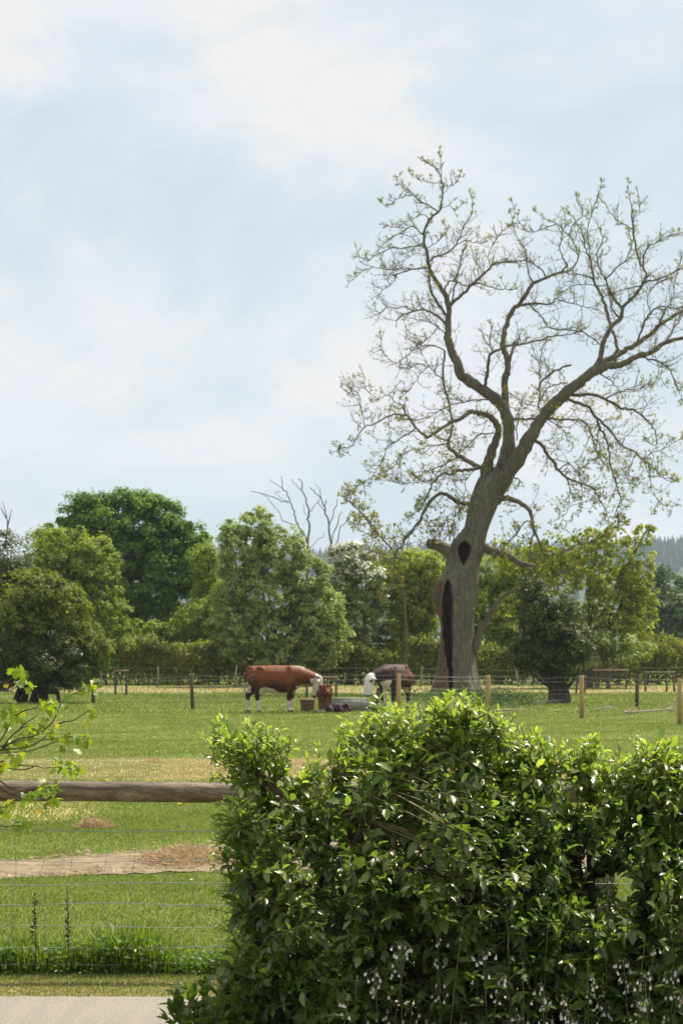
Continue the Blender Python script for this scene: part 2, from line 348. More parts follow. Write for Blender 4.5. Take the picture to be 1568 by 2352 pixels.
fine = ramp(t, nC.outputs[0], [(0.25, (0.55, 0.55, 0.55)), (0.75, (1.45, 1.45, 1.45))])
mu = t.nodes.new('ShaderNodeMix'); mu.data_type = 'RGBA'; mu.blend_type = 'MULTIPLY'; mu.inputs[0].default_value = 0.8
t.links.new(gc, mu.inputs[6]); t.links.new(fine.outputs[0], mu.inputs[7]); t.links.new(mu.outputs[2], b.inputs['Base Color'])
b.inputs['Roughness'].default_value = 0.95; b.inputs['Specular IOR Level'].default_value = 0.1; bump(t, b, nC.outputs[0], 0.6, 0.05); M['ground'] = m
def gh(x, y):
    return 0.05 * vnoise(np.stack([x * 0.25, y * 0.25, x * 0], -1), 21) * np.clip((y - 17) / 10, 0, 1)
ys = np.concatenate([np.arange(-30, 14, 4.0), np.arange(14, 60, 0.5), np.arange(60, 130, 2.0), [140, 200, 400, 800, 1400, 2200, 4000, 9000]])
xs = np.concatenate([[-5000, -1500, -400, -120, -60], np.arange(-30, 30.1, 0.75), [60, 120, 400, 1500, 5000]])
X, Yg = np.meshgrid(xs, ys); V = np.stack([X, Yg, gh(X, Yg)], -1).reshape(-1, 3)
nx, ny = len(xs), len(ys); i = (np.arange(ny - 1)[:, None] * nx + np.arange(nx - 1)[None, :]).ravel()
tag(npmesh('ground', V, np.stack([i, i + 1, i + nx + 1, i + nx], -1), M['ground'], smooth=True), kind='structure')
# bare earth
m, t, b = newmat('bare earth'); v = coords(t); n = noise(t, 3.2, 10, 0.72, v, 0.4); r = ramp(t, n.outputs[0], [(0.34, (0.085, 0.057, 0.032)), (0.45, (0.175, 0.127, 0.072)), (0.58, (0.265, 0.203, 0.12)), (0.72, (0.36, 0.295, 0.18))])
t.links.new(r.outputs[0], b.inputs['Base Color']); b.inputs['Roughness'].default_value = 0.95; bump(t, b, n.outputs[0], 0.8, 0.06); M['earth'] = m
xs = np.arange(-8, 9, 0.1); lo = []; hi = []
p3 = lambda y, s: vnoise(np.stack([xs * 1.3, np.full_like(xs, y) * 1.3, xs * 0], -1), s)
lo = 22.8 + 0.34 * np.clip(xs + 3.24, -1, 4) + 0.3 * p3(23, 5) + 0.07 * R.normal(size=len(xs)); hi = 25.0 + .89 * np.clip(xs + 3.24, -.4, 2.2) + .1 * np.maximum(0, xs + 1) + 0.35 * p3(27, 6) + 0.08 * R.normal(size=len(xs))
k = 10; T_ = np.linspace(0, 1, k); YY = lo[None, :] + (hi - lo)[None, :] * T_[:, None]; XX = np.broadcast_to(xs, YY.shape)
VV = np.stack([XX, YY, gh(XX, YY) + 0.006 + 0.02 * np.sin(T_ * PI)[:, None] + 0.012 * vnoise(np.stack([XX * 2.5, YY * 2.5, XX * 0], -1), 15)], -1).reshape(-1, 3)
i = (np.arange(k - 1)[:, None] * len(xs) + np.arange(len(xs) - 1)[None, :]).ravel()
tag(npmesh('dirt_path', VV, np.stack([i, i + 1, i + len(xs) + 1, i + len(xs)], -1), M['earth'], smooth=True), kind='structure')
# road
m, t, b = newmat('worn road surface'); v = coords(t); n = noise(t, 60, 4, 0.7, v); n2 = noise(t, 3, 5, 0.6, v)
r = ramp(t, n.outputs[0], [(0.3, (0.095, 0.083, 0.066)), (0.5, (0.22, 0.195, 0.158)), (0.7, (0.36, 0.325, 0.265))])
c = mixc(t, math_(t, 'MULTIPLY', n2.outputs[0], 0.5), r.outputs[0], (0.185, 0.158, 0.125)); t.links.new(c, b.inputs['Base Color'])
b.inputs['Roughness'].default_value = 0.9; bump(t, b, n.outputs[0], 0.6, 0.01); M['road'] = m
xs = np.arange(-12, 12, 0.06); e0 = 12.95 + 0.03 * R.normal(size=len(xs)); e1 = 15.36 + 0.012 * R.normal(size=len(xs)) + 0.04 * np.sin(xs * 1.3)
V = np.concatenate([np.stack([xs, e0, xs * 0 - .02], -1), np.stack([xs, e0 + .03, xs * 0 + .03], -1), np.stack([xs, e1 - .03, xs * 0 + .035], -1), np.stack([xs, e1, xs * 0 - .02], -1)])
nX = len(xs); i = np.arange(nX - 1); Fq = np.vstack([np.stack([i + q * nX, i + 1 + q * nX, i + 1 + (q + 1) * nX, i + (q + 1) * nX], -1) for q in range(3)])
tag(npmesh('road', V, Fq, M['road']), kind='structure')

# ------------------------------------------------------------------ grass (stuff)
def blades(n, y0, y1, h0, h1, w, mat, name, label, xlim=None, mask=None, lean=0.5, vfun=None, pow_=1.0):
    y = y0 + (y1 - y0) * R.rand(n) ** pow_
    hw = y * 784 / F + 2.2
    x = (R.rand(n) * 2 - 1) * hw if xlim is None else xlim[0] + (xlim[1] - xlim[0]) * R.rand(n)
    keep = np.ones(n, bool) if mask is None else mask(x, y)
    x, y = x[keep], y[keep]; n = len(x)
    C = np.stack([x, y, gh(x, y) - 0.004], -1); T = norm(np.stack([R.normal(size=n) * lean, R.normal(size=n) * lean, np.ones(n)], -1))
    Nn = norm(np.stack([R.normal(size=n), R.normal(size=n), np.zeros(n)], -1))
    pn = vnoise(C * 1.2, 9) * 0.25 + 0.75
    h = (h0 + (h1 - h0) * R.rand(n)) * pn
    a = np.clip(0.45 + 0.25 * vnoise(C * 0.8, 3) + 0.25 * R.normal(size=n), 0, 1) if vfun is None else vfun(x, y, n)
    V, Fq, A = leafgeo(C, Nn, T, h, w * (0.6 + 0.8 * R.rand(n)), 'far', a)
    return tag(npmesh(name, V, Fq, mat, v=A), label, 'grass', kind='stuff')
nodirt = lambda x, y: ~(dirt_mask(x, y - 1.1 * R.rand(len(x)) ** 2 * (.5 + vnoise(np.stack([x * 2, y, x * 0], -1), 3))) & dirt_mask(x, y + 1.1 * R.rand(len(x)) ** 2 * (.5 + vnoise(np.stack([x * 2, y, x * 0], -1), 4))))
def tanmask(x, y): return (y > TAN0 + 0.3 * vnoise(np.stack([x, y, x * 0], -1), 2)) & (y < TAN1)
blades(430000, 16.3, 36, 0.018, 0.05, 0.004, M['grass'], 'pasture_grass', 'short green pasture grass nearest the wire netting', mask=lambda x, y: nodirt(x, y) & (R.rand(len(x)) < np.clip((37 - y) / 9, .1, 1)))
blades(270000, 27.9, 72, 0.025, 0.06, 0.007, M['grass'], 'pasture_grass', 'short green grass of the open pasture before the cattle', mask=lambda x, y: ~tanmask(x, y) & (R.rand(len(x)) < np.clip((y - 26) / 9, .1, 1)))
blades(70000, 72, 112, 0.05, 0.12, 0.017, M['grass'], 'pasture_grass', 'rougher grass of the paddock around the old tree', mask=lambda x, y: (y < 97) | (R.rand(len(x)) < .3))
blades(120000, TAN0, TAN1, 0.02, 0.05, 0.006, M['dry'], 'dry_grass', 'pale mown strip of dry grass crossing the pasture', mask=tanmask, vfun=lambda x, y, n: np.clip(0.1 + 0.35 * R.rand(n) + 0.3 * (x > -3), 0, 1))
blades(42000, 15.46, 16.5, 0.012, 0.04, 0.003, M['dry'], 'dry_grass', 'short straw coloured verge grass along the road edge', xlim=(-4.5, 4.5))
blades(42000, 15.44, 16.5, 0.015, 0.045, 0.003, M['grass'], 'verge_grass', 'short green verge grass between road and netting', xlim=(-4.5, 4.5))
blades(30000, 22.6, 27.6, 0.02, 0.045, 0.0035, M['grass'], 'sparse_grass', 'thin grass growing through the bare earth path', mask=lambda x, y: dirt_mask(x, y) & (vnoise(np.stack([x * 1.2, y * 1.5, x * 0], -1), 33) > .15) & (x < 9))
blades(14000, 22.6, 27.6, 0.015, 0.05, 0.003, M['hay'], 'dry_grass', 'straw litter strewn over the bare earth path', mask=lambda x, y: dirt_mask(x, y) & (x < 3.5), lean=2.5, vfun=lambda x, y, n: R.rand(n))
def clods(n):
    x = R.uniform(-4.2, 4.2, n); y = R.uniform(22.6, 27.6, n); k = dirt_mask(x, y); x, y = x[k], y[k]; n = len(x); r = .008 + .03 * R.rand(n) ** 3
    o = np.array([(1, 0, 0), (0, 1, 0), (-1, 0, 0), (0, -1, 0), (0, 0, .6), (0, 0, -.6)], float)
    V = np.stack([x, y, gh(x, y) + .02], -1)[:, None, :] + o[None] * r[:, None, None] * (.6 + .8 * R.rand(n, 6, 1)); f = np.array([(0, 1, 4, 4), (1, 2, 4, 4), (2, 3, 4, 4), (3, 0, 4, 4)])[:, :3]
    tag(npmesh('clods', V.reshape(-1, 3), (f[None] + (np.arange(n) * 6)[:, None, None]).reshape(-1, 3), M['earth']), 'crumbled clods and stones lying on the bare earth path', 'clods', kind='stuff')
clods(5000)
def tuft_h(x): return 0.55 + 0.45 * np.clip(np.sin(x * 3.1 + 0.6) * 0.6 + np.sin(x * 7.7) * 0.4 + (x > -1.45) * 0.5, -0.6, 1)
# tall grass at the netting's foot: arching blades made of two joined pieces
def tallgrass():
    ac = Acc(); n = 38000
    x = -4.2 + 8.4 * R.rand(n); y = 16.5 + 0.5 * R.rand(n) ** 0.8; hh = (0.12 + 0.27 * R.rand(n)) * tuft_h(x)
    yaw = R.rand(n) * 2 * PI; d = np.stack([np.cos(yaw), np.sin(yaw), 0 * yaw], -1); side = np.stack([-np.sin(yaw), np.cos(yaw), 0 * yaw], -1)
    p = np.stack([x, y, 0 * x - .005], -1); w = (0.002 + 0.0035 * R.rand(n))[:, None]
    up = np.array((0, 0, 1.0)); ln = (0.15 + 0.5 * R.rand(n))[:, None]
    p1 = p + up * hh[:, None] * 0.6 + d * hh[:, None] * ln * 0.3; p2 = p + up * hh[:, None] * (1 - 0.3 * ln) + d * hh[:, None] * ln * 0.9
    V = np.stack([p - side * w, p + side * w, p1 - side * w * .9, p1 + side * w * .9, p2 - side * w * .1, p2 + side * w * .1], 1).reshape(-1, 3)
    b0 = np.arange(n) * 6; Fq = np.vstack([np.stack([b0, b0 + 1, b0 + 3, b0 + 2], -1), np.stack([b0 + 2, b0 + 3, b0 + 5, b0 + 4], -1)])
    ac.add(V, Fq, np.repeat(R.rand(n) ** 1.2, 6))
    # broad weedy leaves among it
    n = 13000; x = -4.2 + 8.4 * R.rand(n); y = 16.42 + 0.5 * R.rand(n); C = np.stack([x, y, 0.02 + 0.24 * R.rand(n) * tuft_h(x)], -1)
    ac.leaves(C, norm(rdir(n) + (0, -0.3, 1.2)), norm(rdir(n) * (1, 1, .4)), 0.02 + 0.035 * R.rand(n), 0.006 + 0.01 * R.rand(n), 'far', R.rand(n) * 0.8)
    tag(ac.build('tall_grass', M['lush'], smooth=False), 'tall lush grass and weeds growing through the netting foot', 'grass', kind='stuff')
tallgrass()
def sprinkle(n, name, mat, label, y0, y1, s, zo):
    y = y0 + (y1 - y0) * R.rand(n); x = (R.rand(n) * 2 - 1) * y * 784 / F; k = vnoise(np.stack([x * .5, y * .3, x * 0], -1), 31) > 0.1
    x, y = x[k], y[k]; n = len(x); C = np.stack([x, y, gh(x, y) + zo + 0.03 * R.rand(n)], -1)
    ac = Acc()
    for q in range(3):
        yaw = q * 2 * PI / 3 + R.rand(n); ac.leaves(C, norm(rdir(n) * .3 + (0, 0, 1)), np.stack([np.cos(yaw), np.sin(yaw), 0.3 + 0 * yaw], -1), s, s * .45, 'far')
    tag(ac.build(name, mat, smooth=False), label, 'flowers', kind='stuff')
sprinkle(420, 'buttercups', M['buttercup'], 'scattered yellow buttercups dotted over the pasture', 30, 74, 0.035, 0.05)
sprinkle(160, 'daisies', M['daisy'], 'scattered white daisies in the short grass', 22, 60, 0.022, 0.03)

# ------------------------------------------------------------------ far hill with conifer woods
def ridge(x):  # metres above eye level at 2500 m
    px = x / 2500 * F + 784
    return np.interp(px, [-400, 300, 740, 960, 1150, 1400, 1500, 1568, 1900], [1290, 1270, 1262, 1252, 1252, 1243, 1236, 1232, 1228])
xs = np.arange(-900, 901, 25.0); ts = np.linspace(0, 1, 14); X, T_ = np.meshgrid(xs, ts)
top = (1460 - ridge(xs)) / F * 2500 + CAMH - 13
Z = top[None, :] * np.sin(T_ * PI / 2) ** 1.2 + 4 * vnoise(np.stack([X / 90, T_ * 4, X * 0], -1), 4) * np.sin(T_ * PI)
Yh = 1500 + 1000 * T_
Xb = np.vstack([X, X[:1]]); Yb = np.vstack([Yh, Yh[:1] * 0 + 3400]); Zb = np.vstack([Z, Z[:1] * 0 - 5])
k = len(xs); i = (np.arange(14)[:, None] * k + np.arange(k - 1)[None, :]).ravel()
hm = plain('hill grass', (0.05, 0.08, 0.03), 0.95, 0.1, 0.4, 0.02)
tag(npmesh('hill', np.stack([Xb, Yb, Zb], -1).reshape(-1, 3), np.stack([i, i + 1, i + k + 1, i + k], -1), hm, smooth=True), kind='structure')
ac = Acc(); n = 5200
x = (R.rand(n) * 2 - 1) * 520; tt = R.rand(n) ** 0.7
tt[:700] = 1.0; zt = np.interp(x, xs, top) * np.sin(tt * PI / 2) ** 1.2; yy = 1500 + 1000 * tt
hh = 11 + 7 * R.rand(n) ** 1.5; hh[:700] = 10 + 5 * R.rand(700); ww = hh * (0.17 + 0.1 * R.rand(n)); aa = np.clip(0.4 + 0.35 * vnoise(np.stack([x / 60, yy / 120, x * 0], -1), 8) + 0.15 * R.normal(size=n), 0, 1)
sides = 6; an = np.arange(sides) * 2 * PI / sides
for lv, (z0, z1, w0, w1) in enumerate([(0.05, 0.55, 1.0, 0.5), (0.4, 1.02, 0.72, 0.05)]):
    j = 0.75 + 0.5 * R.rand(n, sides)
    r0 = np.stack([x[:, None] + np.cos(an) * ww[:, None] * w0 * j, yy[:, None] + np.sin(an) * ww[:, None] * w0 * j, (zt + hh * z0 - 4)[:, None] + 0 * j], -1)
    r1 = np.stack([x[:, None] + np.cos(an) * ww[:, None] * w1, yy[:, None] + np.sin(an) * ww[:, None] * w1, (zt + hh * z1 - 4)[:, None] + 0 * j], -1)
    V = np.concatenate([r0, r1], 1).reshape(-1, 3); q = np.arange(sides); f = np.stack([q, (q + 1) % sides, sides + (q + 1) % sides, sides + q], -1)
    ac.add(V, (f[None] + (np.arange(n) * 2 * sides)[:, None, None]).reshape(-1, 4), np.repeat(aa, 2 * sides))
tag(ac.build('woods', M['conifer'], smooth=False), 'blue hazy conifer woods covering the far hill', 'woods', kind='stuff')

# ------------------------------------------------------------------ background trees
def crown_pts(blobs, Y, nleaf, clump, depth=1.0, shell=0.55, up=0.35, per=85, zf=0.85):
    "leaf positions: leafy clumps spread through ellipsoids; blobs = (px, py, rx, ry[, dY])"
    C, Nn, A = [], [], []
    area = np.array([b_[2] * b_[3] for b_ in blobs], float); cnt = (area / area.sum() * nleaf).astype(int)
    for b_, n in zip(blobs, cnt):
        dY = b_[4] if len(b_) > 4 else 0.0
        c = P(b_[0], b_[1], Y + dY); s = ppm(Y + dY); rx, rz = b_[2] / s, b_[3] / s; ry = (rx + rz) / 2 * depth
        nc = max(6, int(n / per)); d = rdir(nc); rr = (shell + (1.06 - shell) * R.rand(nc) ** 0.5)
        cc = c + d * rr[:, None] * np.array((rx, ry, rz)); cr = clump * (0.35 + 0.8 * R.rand(nc) ** 1.3); tone = R.normal(size=nc) * 0.12
        idx = R.randint(0, nc, n); dl = rdir(n); f = R.rand(n) < 0.72; dl[f, 2] = np.abs(dl[f, 2])
        q = cc[idx] + dl * (cr[idx] * (0.35 + 0.7 * R.rand(n)))[:, None] * np.array((1.1, 1.1, zf)); q[:, 2] -= 0.25 * cr[idx] * np.hypot(dl[:, 0], dl[:, 1])
        C.append(q); A.append(tone[idx]); Nn.append(norm(dl * 0.9 + d[idx] * 0.35 + rdir(n) * 0.5 + np.array((0, 0, up))))
    C = np.vstack(C); Nn = np.vstack(Nn); A = np.concatenate(A); k = C[:, 2] > 0.05
    return C[k], Nn[k], A[k]
def tree(name, label, blobs, Y, nleaf, size, mat, cat='tree', clump=0.5, trunk=None, bark='darkbark', shell=0.55, r0=0.2, group=None, extra=None, bpx=None, crown_name='crown', limbs=7, per=85):
    bx = bpx if bpx is not None else blobs[0][0]
    base = P(bx, 1460, Y); base[2] = 0
    root = thing(name, base, label, cat, group)
    C, Nn, At = crown_pts(blobs, Y, nleaf, clump, shell=shell, per=per)
    n = len(C); ac = Acc(); bias = vnoise(C * 0.9, R.randint(99))
    a = np.clip(0.45 + At + 0.12 * bias + 0.16 * R.normal(size=n), 0, 1)
    ac.leaves(C, Nn, np.cross(Nn, rdir(n)), size * (0.7 + 0.6 * R.rand(n)), size * 0.33 * (0.8 + 0.4 * R.rand(n)), 'far', a)
    ac.build(crown_name, mat, root, smooth=False)
    tb = Acc(); allz = [P(b_[0], b_[1], Y + (b_[4] if len(b_) > 4 else 0)) for b_ in blobs]
    ctr = np.mean(allz, 0); topc = allz[int(np.argmax([q[2] for q in allz]))]
    stems = trunk if trunk else [0]
    for dx in stems:
        p0 = base + np.array((dx, 0, -0.1)); p3 = topc + rdir()[0] * 0.3
        mid = p0 * 0.55 + ctr * 0.45; mid[0] += 0.3 * dx
        pts = spline([p0, p0 * 0.8 + mid * 0.2 + np.array((0.05, 0, 0.2)), mid, p3], 5)
        rr = np.interp(np.linspace(0, 1, len(pts)), [0, 0.15, 1], [r0 * 1.3, r0, 0.03]) / (1 if len(stems) == 1 else 1.6)
        tb.tube(pts, rr, 8)
        for c in [allz[q] for q in R.randint(0, len(allz), limbs)]:
            i0 = R.randint(len(pts) // 4, len(pts) * 3 // 4); e = c + rdir()[0] * np.array((1, 1, .6)) * 0.6
            s0 = pts[i0]; mm = (s0 + e) / 2 + np.array((0, 0, -0.12 * np.linalg.norm(e - s0)))
            q = spline([s0, mm, e], 5); tb.tube(q, np.linspace(rr[i0] * 0.55, 0.015, len(q)), 6)
    tb.build('trunk', M[bark], root)
    if extra: extra(root, C, Nn)
    return root
def bl(*a): return list(a)
tree('oak_tree', 'large dark green oak with a rounded dome crown behind the hedge',
     bl((265, 1215, 118, 78), (345, 1210, 85, 70), (225, 1260, 85, 90), (390, 1290, 88, 90), (300, 1320, 120, 110), (425, 1370, 60, 85), (250, 1400, 100, 70), (360, 1430, 100, 60), (185, 1190, 45, 40), (330, 1160, 45, 28), (435, 1245, 48, 50), (452, 1310, 42, 70), (200, 1165, 50, 30), (265, 1150, 60, 24), (385, 1185, 45, 35)),
     128, 72000, 0.20, M['oak'], clump=0.55, per=80, r0=0.45, bpx=310)
tree('small_tree', 'small pale tree peeping above the left hedge trees beside the oak', bl((95, 1225, 28, 30), (110, 1260, 34, 40)), 150, 3500, 0.17, M['pale'], clump=0.6)
def bare_top(root, C, Nn):
    ac = Acc()
    for pl in ([(12, 1260), (18, 1200), (6, 1150)], [(18, 1210), (28, 1170)], [(15, 1190), (2, 1165)]):
        q = spline([P(x, y, 99) for x, y in pl], 4); ac.tube(q, np.linspace(0.035, 0.01, len(q)), 5)
    ac.build('bare_branch', M['deadbark'], root)
tree('hawthorn_tree', 'grey green tree at the left edge with a bare leader on top', bl((10, 1300, 55, 75), (-20, 1380, 80, 90), (30, 1400, 50, 80), (0, 1480, 60, 60)), 99, 20000, 0.12, M['holly'], clump=0.5, extra=bare_top)
tree('birch_tree', 'light green tree left of the big oak', bl((165, 1265, 80, 55), (215, 1290, 55, 55), (120, 1300, 60, 60), (200, 1370, 80, 80), (240, 1430, 60, 70), (260, 1480, 45, 60), (140, 1400, 80, 80)), 112, 34000, 0.155, M['pale'], clump=0.36, per=60, shell=.45, r0=0.2)
tree('thorn_tree', 'olive yellow thorn tree with several dark stems on the left', bl((110, 1390, 60, 85), (60, 1390, 60, 80), (155, 1400, 45, 70), (205, 1480, 50, 60), (20, 1430, 40, 70), (140, 1470, 70, 60)), 84, 26000, 0.115, M['olive'], clump=0.3, shell=.35, per=45, trunk=[-0.45, -0.2, 0.1, 0.35], r0=0.2, bpx=68)
tree('holly_bush', 'dark glossy holly below the olive thorn tree', bl((120, 1520, 75, 60), (60, 1520, 65, 60), (180, 1530, 50, 50), (10, 1510, 50, 60)), 83.4, 20000, 0.085, M['holly'], 'bush', clump=0.35, trunk=[-0.2, 0.2], r0=0.12)
tree('willow_tree', 'broad grey green willow in the middle behind the brown cow',
     bl((590, 1215, 50, 50), (560, 1280, 65, 70), (640, 1270, 65, 65), (700, 1330, 60, 60), (600, 1370, 100, 80), (720, 1420, 75, 80), (620, 1460, 110, 70), (540, 1420, 60, 90), (760, 1470, 45, 60), (530, 1230, 25, 40), (690, 1500, 80, 50)),
     110, 58000, 0.15, M['willow'], clump=0.32, per=45, shell=.45, trunk=[-0.3, 0.25], r0=0.2, bpx=625)
tree('elm_tree', 'mid green tree filling the gap between oak and willow', bl((490, 1330, 38, 55), (480, 1400, 45, 60), (450, 1450, 60, 50), (500, 1460, 40, 50), (470, 1290, 30, 40)), 118, 18000, 0.13, M['pale'], clump=0.5)
def blossoms(root, C, Nn):
    z = P(0, 1330, 114)[2]; w = vnoise(C * 1.6, 77); k = ((C[:, 2] > z) & (w > -0.6)) | (w > 0.45)
    k &= R.rand(len(C)) < 0.8; c = C[k] + Nn[k] * 0.05 + np.array((0, -0.03, 0.04)); n = len(c)
    ac = Acc(); ac.leaves(c, norm(Nn[k] + (0, -.3, .5)), np.cross(Nn[k], rdir(n)), 0.14, 0.07, 'far'); ac.build('blossom', M['blossom'], root, smooth=False)
tree('hawthorn_tree', 'hawthorn covered in white blossom between willow and old tree', bl((800, 1290, 50, 42), (840, 1330, 40, 50), (780, 1350, 45, 50), (820, 1400, 60, 60), (790, 1440, 60, 60), (860, 1370, 25, 40)), 114, 26000, 0.11, M['willow'], clump=0.3, per=60, extra=blossoms)
tree('ash_sapling', 'low bright green tree in the gap below oak and willow', bl((470, 1430, 60, 50), (400, 1470, 60, 35), (330, 1460, 50, 35), (520, 1380, 35, 50)), 116, 14000, 0.14, M['pale'], clump=0.35, per=50)
tree('elder_bush', 'dark shaded bush behind the hedge under the blossom', bl((870, 1450, 70, 55), (920, 1460, 60, 50), (960, 1420, 50, 70)), 118, 16000, 0.12, M['holly'], 'bush', clump=0.45)
tree('maple_tree', 'yellow green maple just left of the old hollow trunk', bl((945, 1370, 50, 45), (970, 1410, 50, 45), (930, 1430, 45, 40), (990, 1340, 40, 60), (900, 1350, 35, 55), (960, 1290, 55, 30)), 115, 11000, 0.18, M['yellow'], clump=0.22, shell=0.15, per=18, bark='deadbark', r0=0.12)
tree('beech_tree', 'green tree behind the old trunk top left', bl((960, 1310, 60, 45), (1010, 1330, 60, 60), (900, 1320, 40, 45), (1060, 1380, 60, 70)), 135, 18000, 0.16, M['pale'], clump=0.6)
tree('maple_tree', 'green and yellow maple just right of the old hollow trunk', bl((1140, 1310, 60, 45), (1120, 1390, 50, 60), (1180, 1370, 50, 60), (1130, 1460, 55, 60), (1190, 1450, 50, 60), (1220, 1300, 50, 40)), 116, 24000, 0.15, M['pale'], clump=0.35, per=50, bark='deadbark', r0=0.12)
tree('holly_tree', 'dark holly tree with a thick ivy trunk right of the old tree', bl((1230, 1395, 45, 65), (1260, 1450, 65, 60), (1240, 1500, 70, 45), (1320, 1480, 50, 40), (1215, 1350, 28, 40), (1205, 1500, 35, 40), (1300, 1530, 40, 30), (1290, 1400, 35, 40)), 82, 30000, 0.085, M['holly'], clump=0.24, per=40, shell=.3, trunk=[-0.22, 0.0, 0.2], r0=0.3, bpx=1282)
tree('young_oak', 'sprawling yellow leaved oak at the right behind the holly', bl((1330, 1330, 110, 60), (1420, 1350, 85, 60), (1380, 1410, 110, 60), (1450, 1290, 60, 50), (1300, 1270, 90, 50), (1450, 1440, 60, 60), (1380, 1250, 80, 45), (1330, 1450, 80, 50), (1480, 1230, 30, 30), (1240, 1300, 80, 50), (1170, 1280, 60, 50), (1200, 1400, 60, 50), (1470, 1370, 50, 50)),
     106, 17000, 0.17, M['yellow'], clump=0.2, bark='bark', shell=0.1, r0=0.2, bpx=1350, limbs=22, per=16)
tree('hazel_bush', 'light green hazel under the yellow oak at right', bl((1370, 1490, 70, 40), (1440, 1500, 60, 35), (1310, 1500, 40, 40)), 104, 9000, 0.12, M['willow'], 'bush', clump=0.35, shell=0.3, bark='deadbark', trunk=[-.5, 0, .4], r0=0.09)
for x, y, rx, ry, Yt, lb in ((1530, 1370, 50, 60, 230, 'hazy round tree at the right edge below the hill'), (1475, 1400, 50, 55, 260, 'hazy tree behind the yellow oak below the hill'), (1560, 1420, 60, 50, 210, 'nearest hazy tree at the right edge above the hedge'), (1640, 1390, 70, 70, 240, 'hazy tree just outside the right edge')):
    if x < 1600: tree('hazy_tree', lb, bl((x, y, rx, ry), (x + 15, y + 40, rx, ry * .8), (x - 15, y + 60, rx, ry * .7)), Yt, 9000, 0.34, M['far'], clump=1.2, shell=0.6, group='hazy trees below the hill')
# hedgerow in front of the trees: one clipped field hedge, several lengths of different growth
def hedge(label, x0, x1, ytop, ybot, Y, n, mat):
    a = P(x0, ytop, Y); c = P(x1, ytop, Y); root = thing('hedge', ((a[0] + c[0]) / 2, Y, 0), label, 'hedge', 'lengths of the field hedge')
    x = a[0] + (c[0] - a[0]) * R.rand(n); th = R.rand(n) * PI; H = a[2]
    q = np.stack([x, 0 * x, 0 * x], -1)
    hv = H * (0.93 + 0.12 * vnoise(np.stack([x * 0.9, x * 0, x * 0], -1), 41) + 0.10 * vnoise(np.stack([x * 2.6, x * 0, x * 0], -1), 43)); rr = (0.75 + 0.3 * R.rand(n)) * (1 + 0.22 * vnoise(np.stack([x * 2, th * 2, x * 0], -1), 44))
    z = np.abs(np.sin(th)) ** 0.55 * hv * rr; yy = Y + np.sign(np.cos(th)) * np.abs(np.cos(th)) ** 0.55 * 0.95 * rr
    C = np.stack([x, yy, np.maximum(z, 0.06)], -1); Nn = norm(np.stack([0 * x, np.cos(th), np.sin(th)], -1) + rdir(n) * 0.9)
    ac = Acc(); aa = np.clip(0.45 + 0.3 * vnoise(C * np.array((1, 1, 2)), 14) + 0.2 * R.normal(size=n), 0, 1)
    ac.leaves(C, Nn, np.cross(Nn, rdir(n)), 0.13 * (0.7 + 0.6 * R.rand(n)), 0.045, 'far', aa)
    ac.build('foliage', mat, root, smooth=False)
    st_ = Acc()
    for xx in np.arange(a[0], c[0], 0.45):
        p0 = np.array((xx, Y + R.normal() * .15, -0.05)); e = p0 + np.array((R.normal() * .3, R.normal() * .3, H * 0.85)); st_.tube(spline([p0, (p0 + e) / 2 + rdir()[0] * .1, e], 3), np.linspace(0.05, 0.01, 4 if False else 7), 5)
        for _ in range(2):
            s_ = p0 + (e - p0) * (0.2 + 0.5 * R.rand()); st_.tube(spline([s_, s_ + rdir()[0] * .25 + (0, 0, .2), s_ + rdir()[0] * .4 + (0, 0, .5)], 3), np.linspace(0.025, 0.006, 7), 4)
    st_.build('stems', M['darkbark'], root)
hedge('length of field hedge behind the paddock from the left trees to the cow', -260, 620, 1468, 1575, 113, 52000, M['hedge'])
hedge('length of field hedge between brown cow and old hollow tree', 620, 1010, 1470, 1575, 113, 26000, M['hedge'])
hedge('length of field hedge from the old tree to the dark holly', 1010, 1300, 1476, 1575, 113, 17000, M['hedge'])
hedge('length of field hedge at the right behind the rail pens', 1300, 1680, 1468, 1575, 113, 24000, M['hedge'])

# ------------------------------------------------------------------ traced trees
OFF = {'A': (752.6, 313.6), 'B': (1129.0, 376.3), 'C': (752.6, 752.6), 'D': (1129.0, 815.4), 'F': (564.5, 1034.9)}
def to_px(tag_, x, y):
    if tag_ == 'E': return 815.4 + 0.48 * x, 940.8 + 0.48 * y
    return OFF[tag_][0] + 0.28 * x, OFF[tag_][1] + 0.28 * y
YA = 98.0
KN = [(1120, 1110, YA)]            # known (px, py, Y) of the tree built so far
def limb3d(tg, pts, r0, r1, slope=None, wob=0.25, Y0=None):
    px = np.array([to_px(tg, *p) for p in pts]); s = 0.48 if tg == 'E' else 0.28
    k = np.array(KN); d = np.hypot(k[:, 0] - px[0, 0], k[:, 1] - px[0, 1]); j = int(np.argmin(d))
    if Y0 is None: Y0 = k[j, 2]
    if d[j] < 14: px[0] = k[j, :2]
    q = spline(px, 4); arc = np.concatenate([[0], np.cumsum(np.hypot(*np.diff(q, axis=0).T))]) / ppm(YA)
    if slope is None: slope = R.uniform(-0.55, 0.55)
    Yv = Y0 + slope * arc + wob * np.sin(arc * R.uniform(.6, 1.3) + R.rand() * 6) * np.minimum(arc, 1)
    Yv = np.clip(Yv, YA - 5.5, YA + 5.5)
    for a_, b_ in zip(q, Yv): KN.append((a_[0], a_[1], b_))
    pts3 = np.array([P(a_[0], a_[1], b_) for a_, b_ in zip(q, Yv)])
    pts3[1:] += R.normal(size=(len(q) - 1, 3)) * 0.018
    rad = np.linspace(r0, r1, len(q)) * s / ppm(YA)
    return pts3, np.maximum(rad, 0.012)
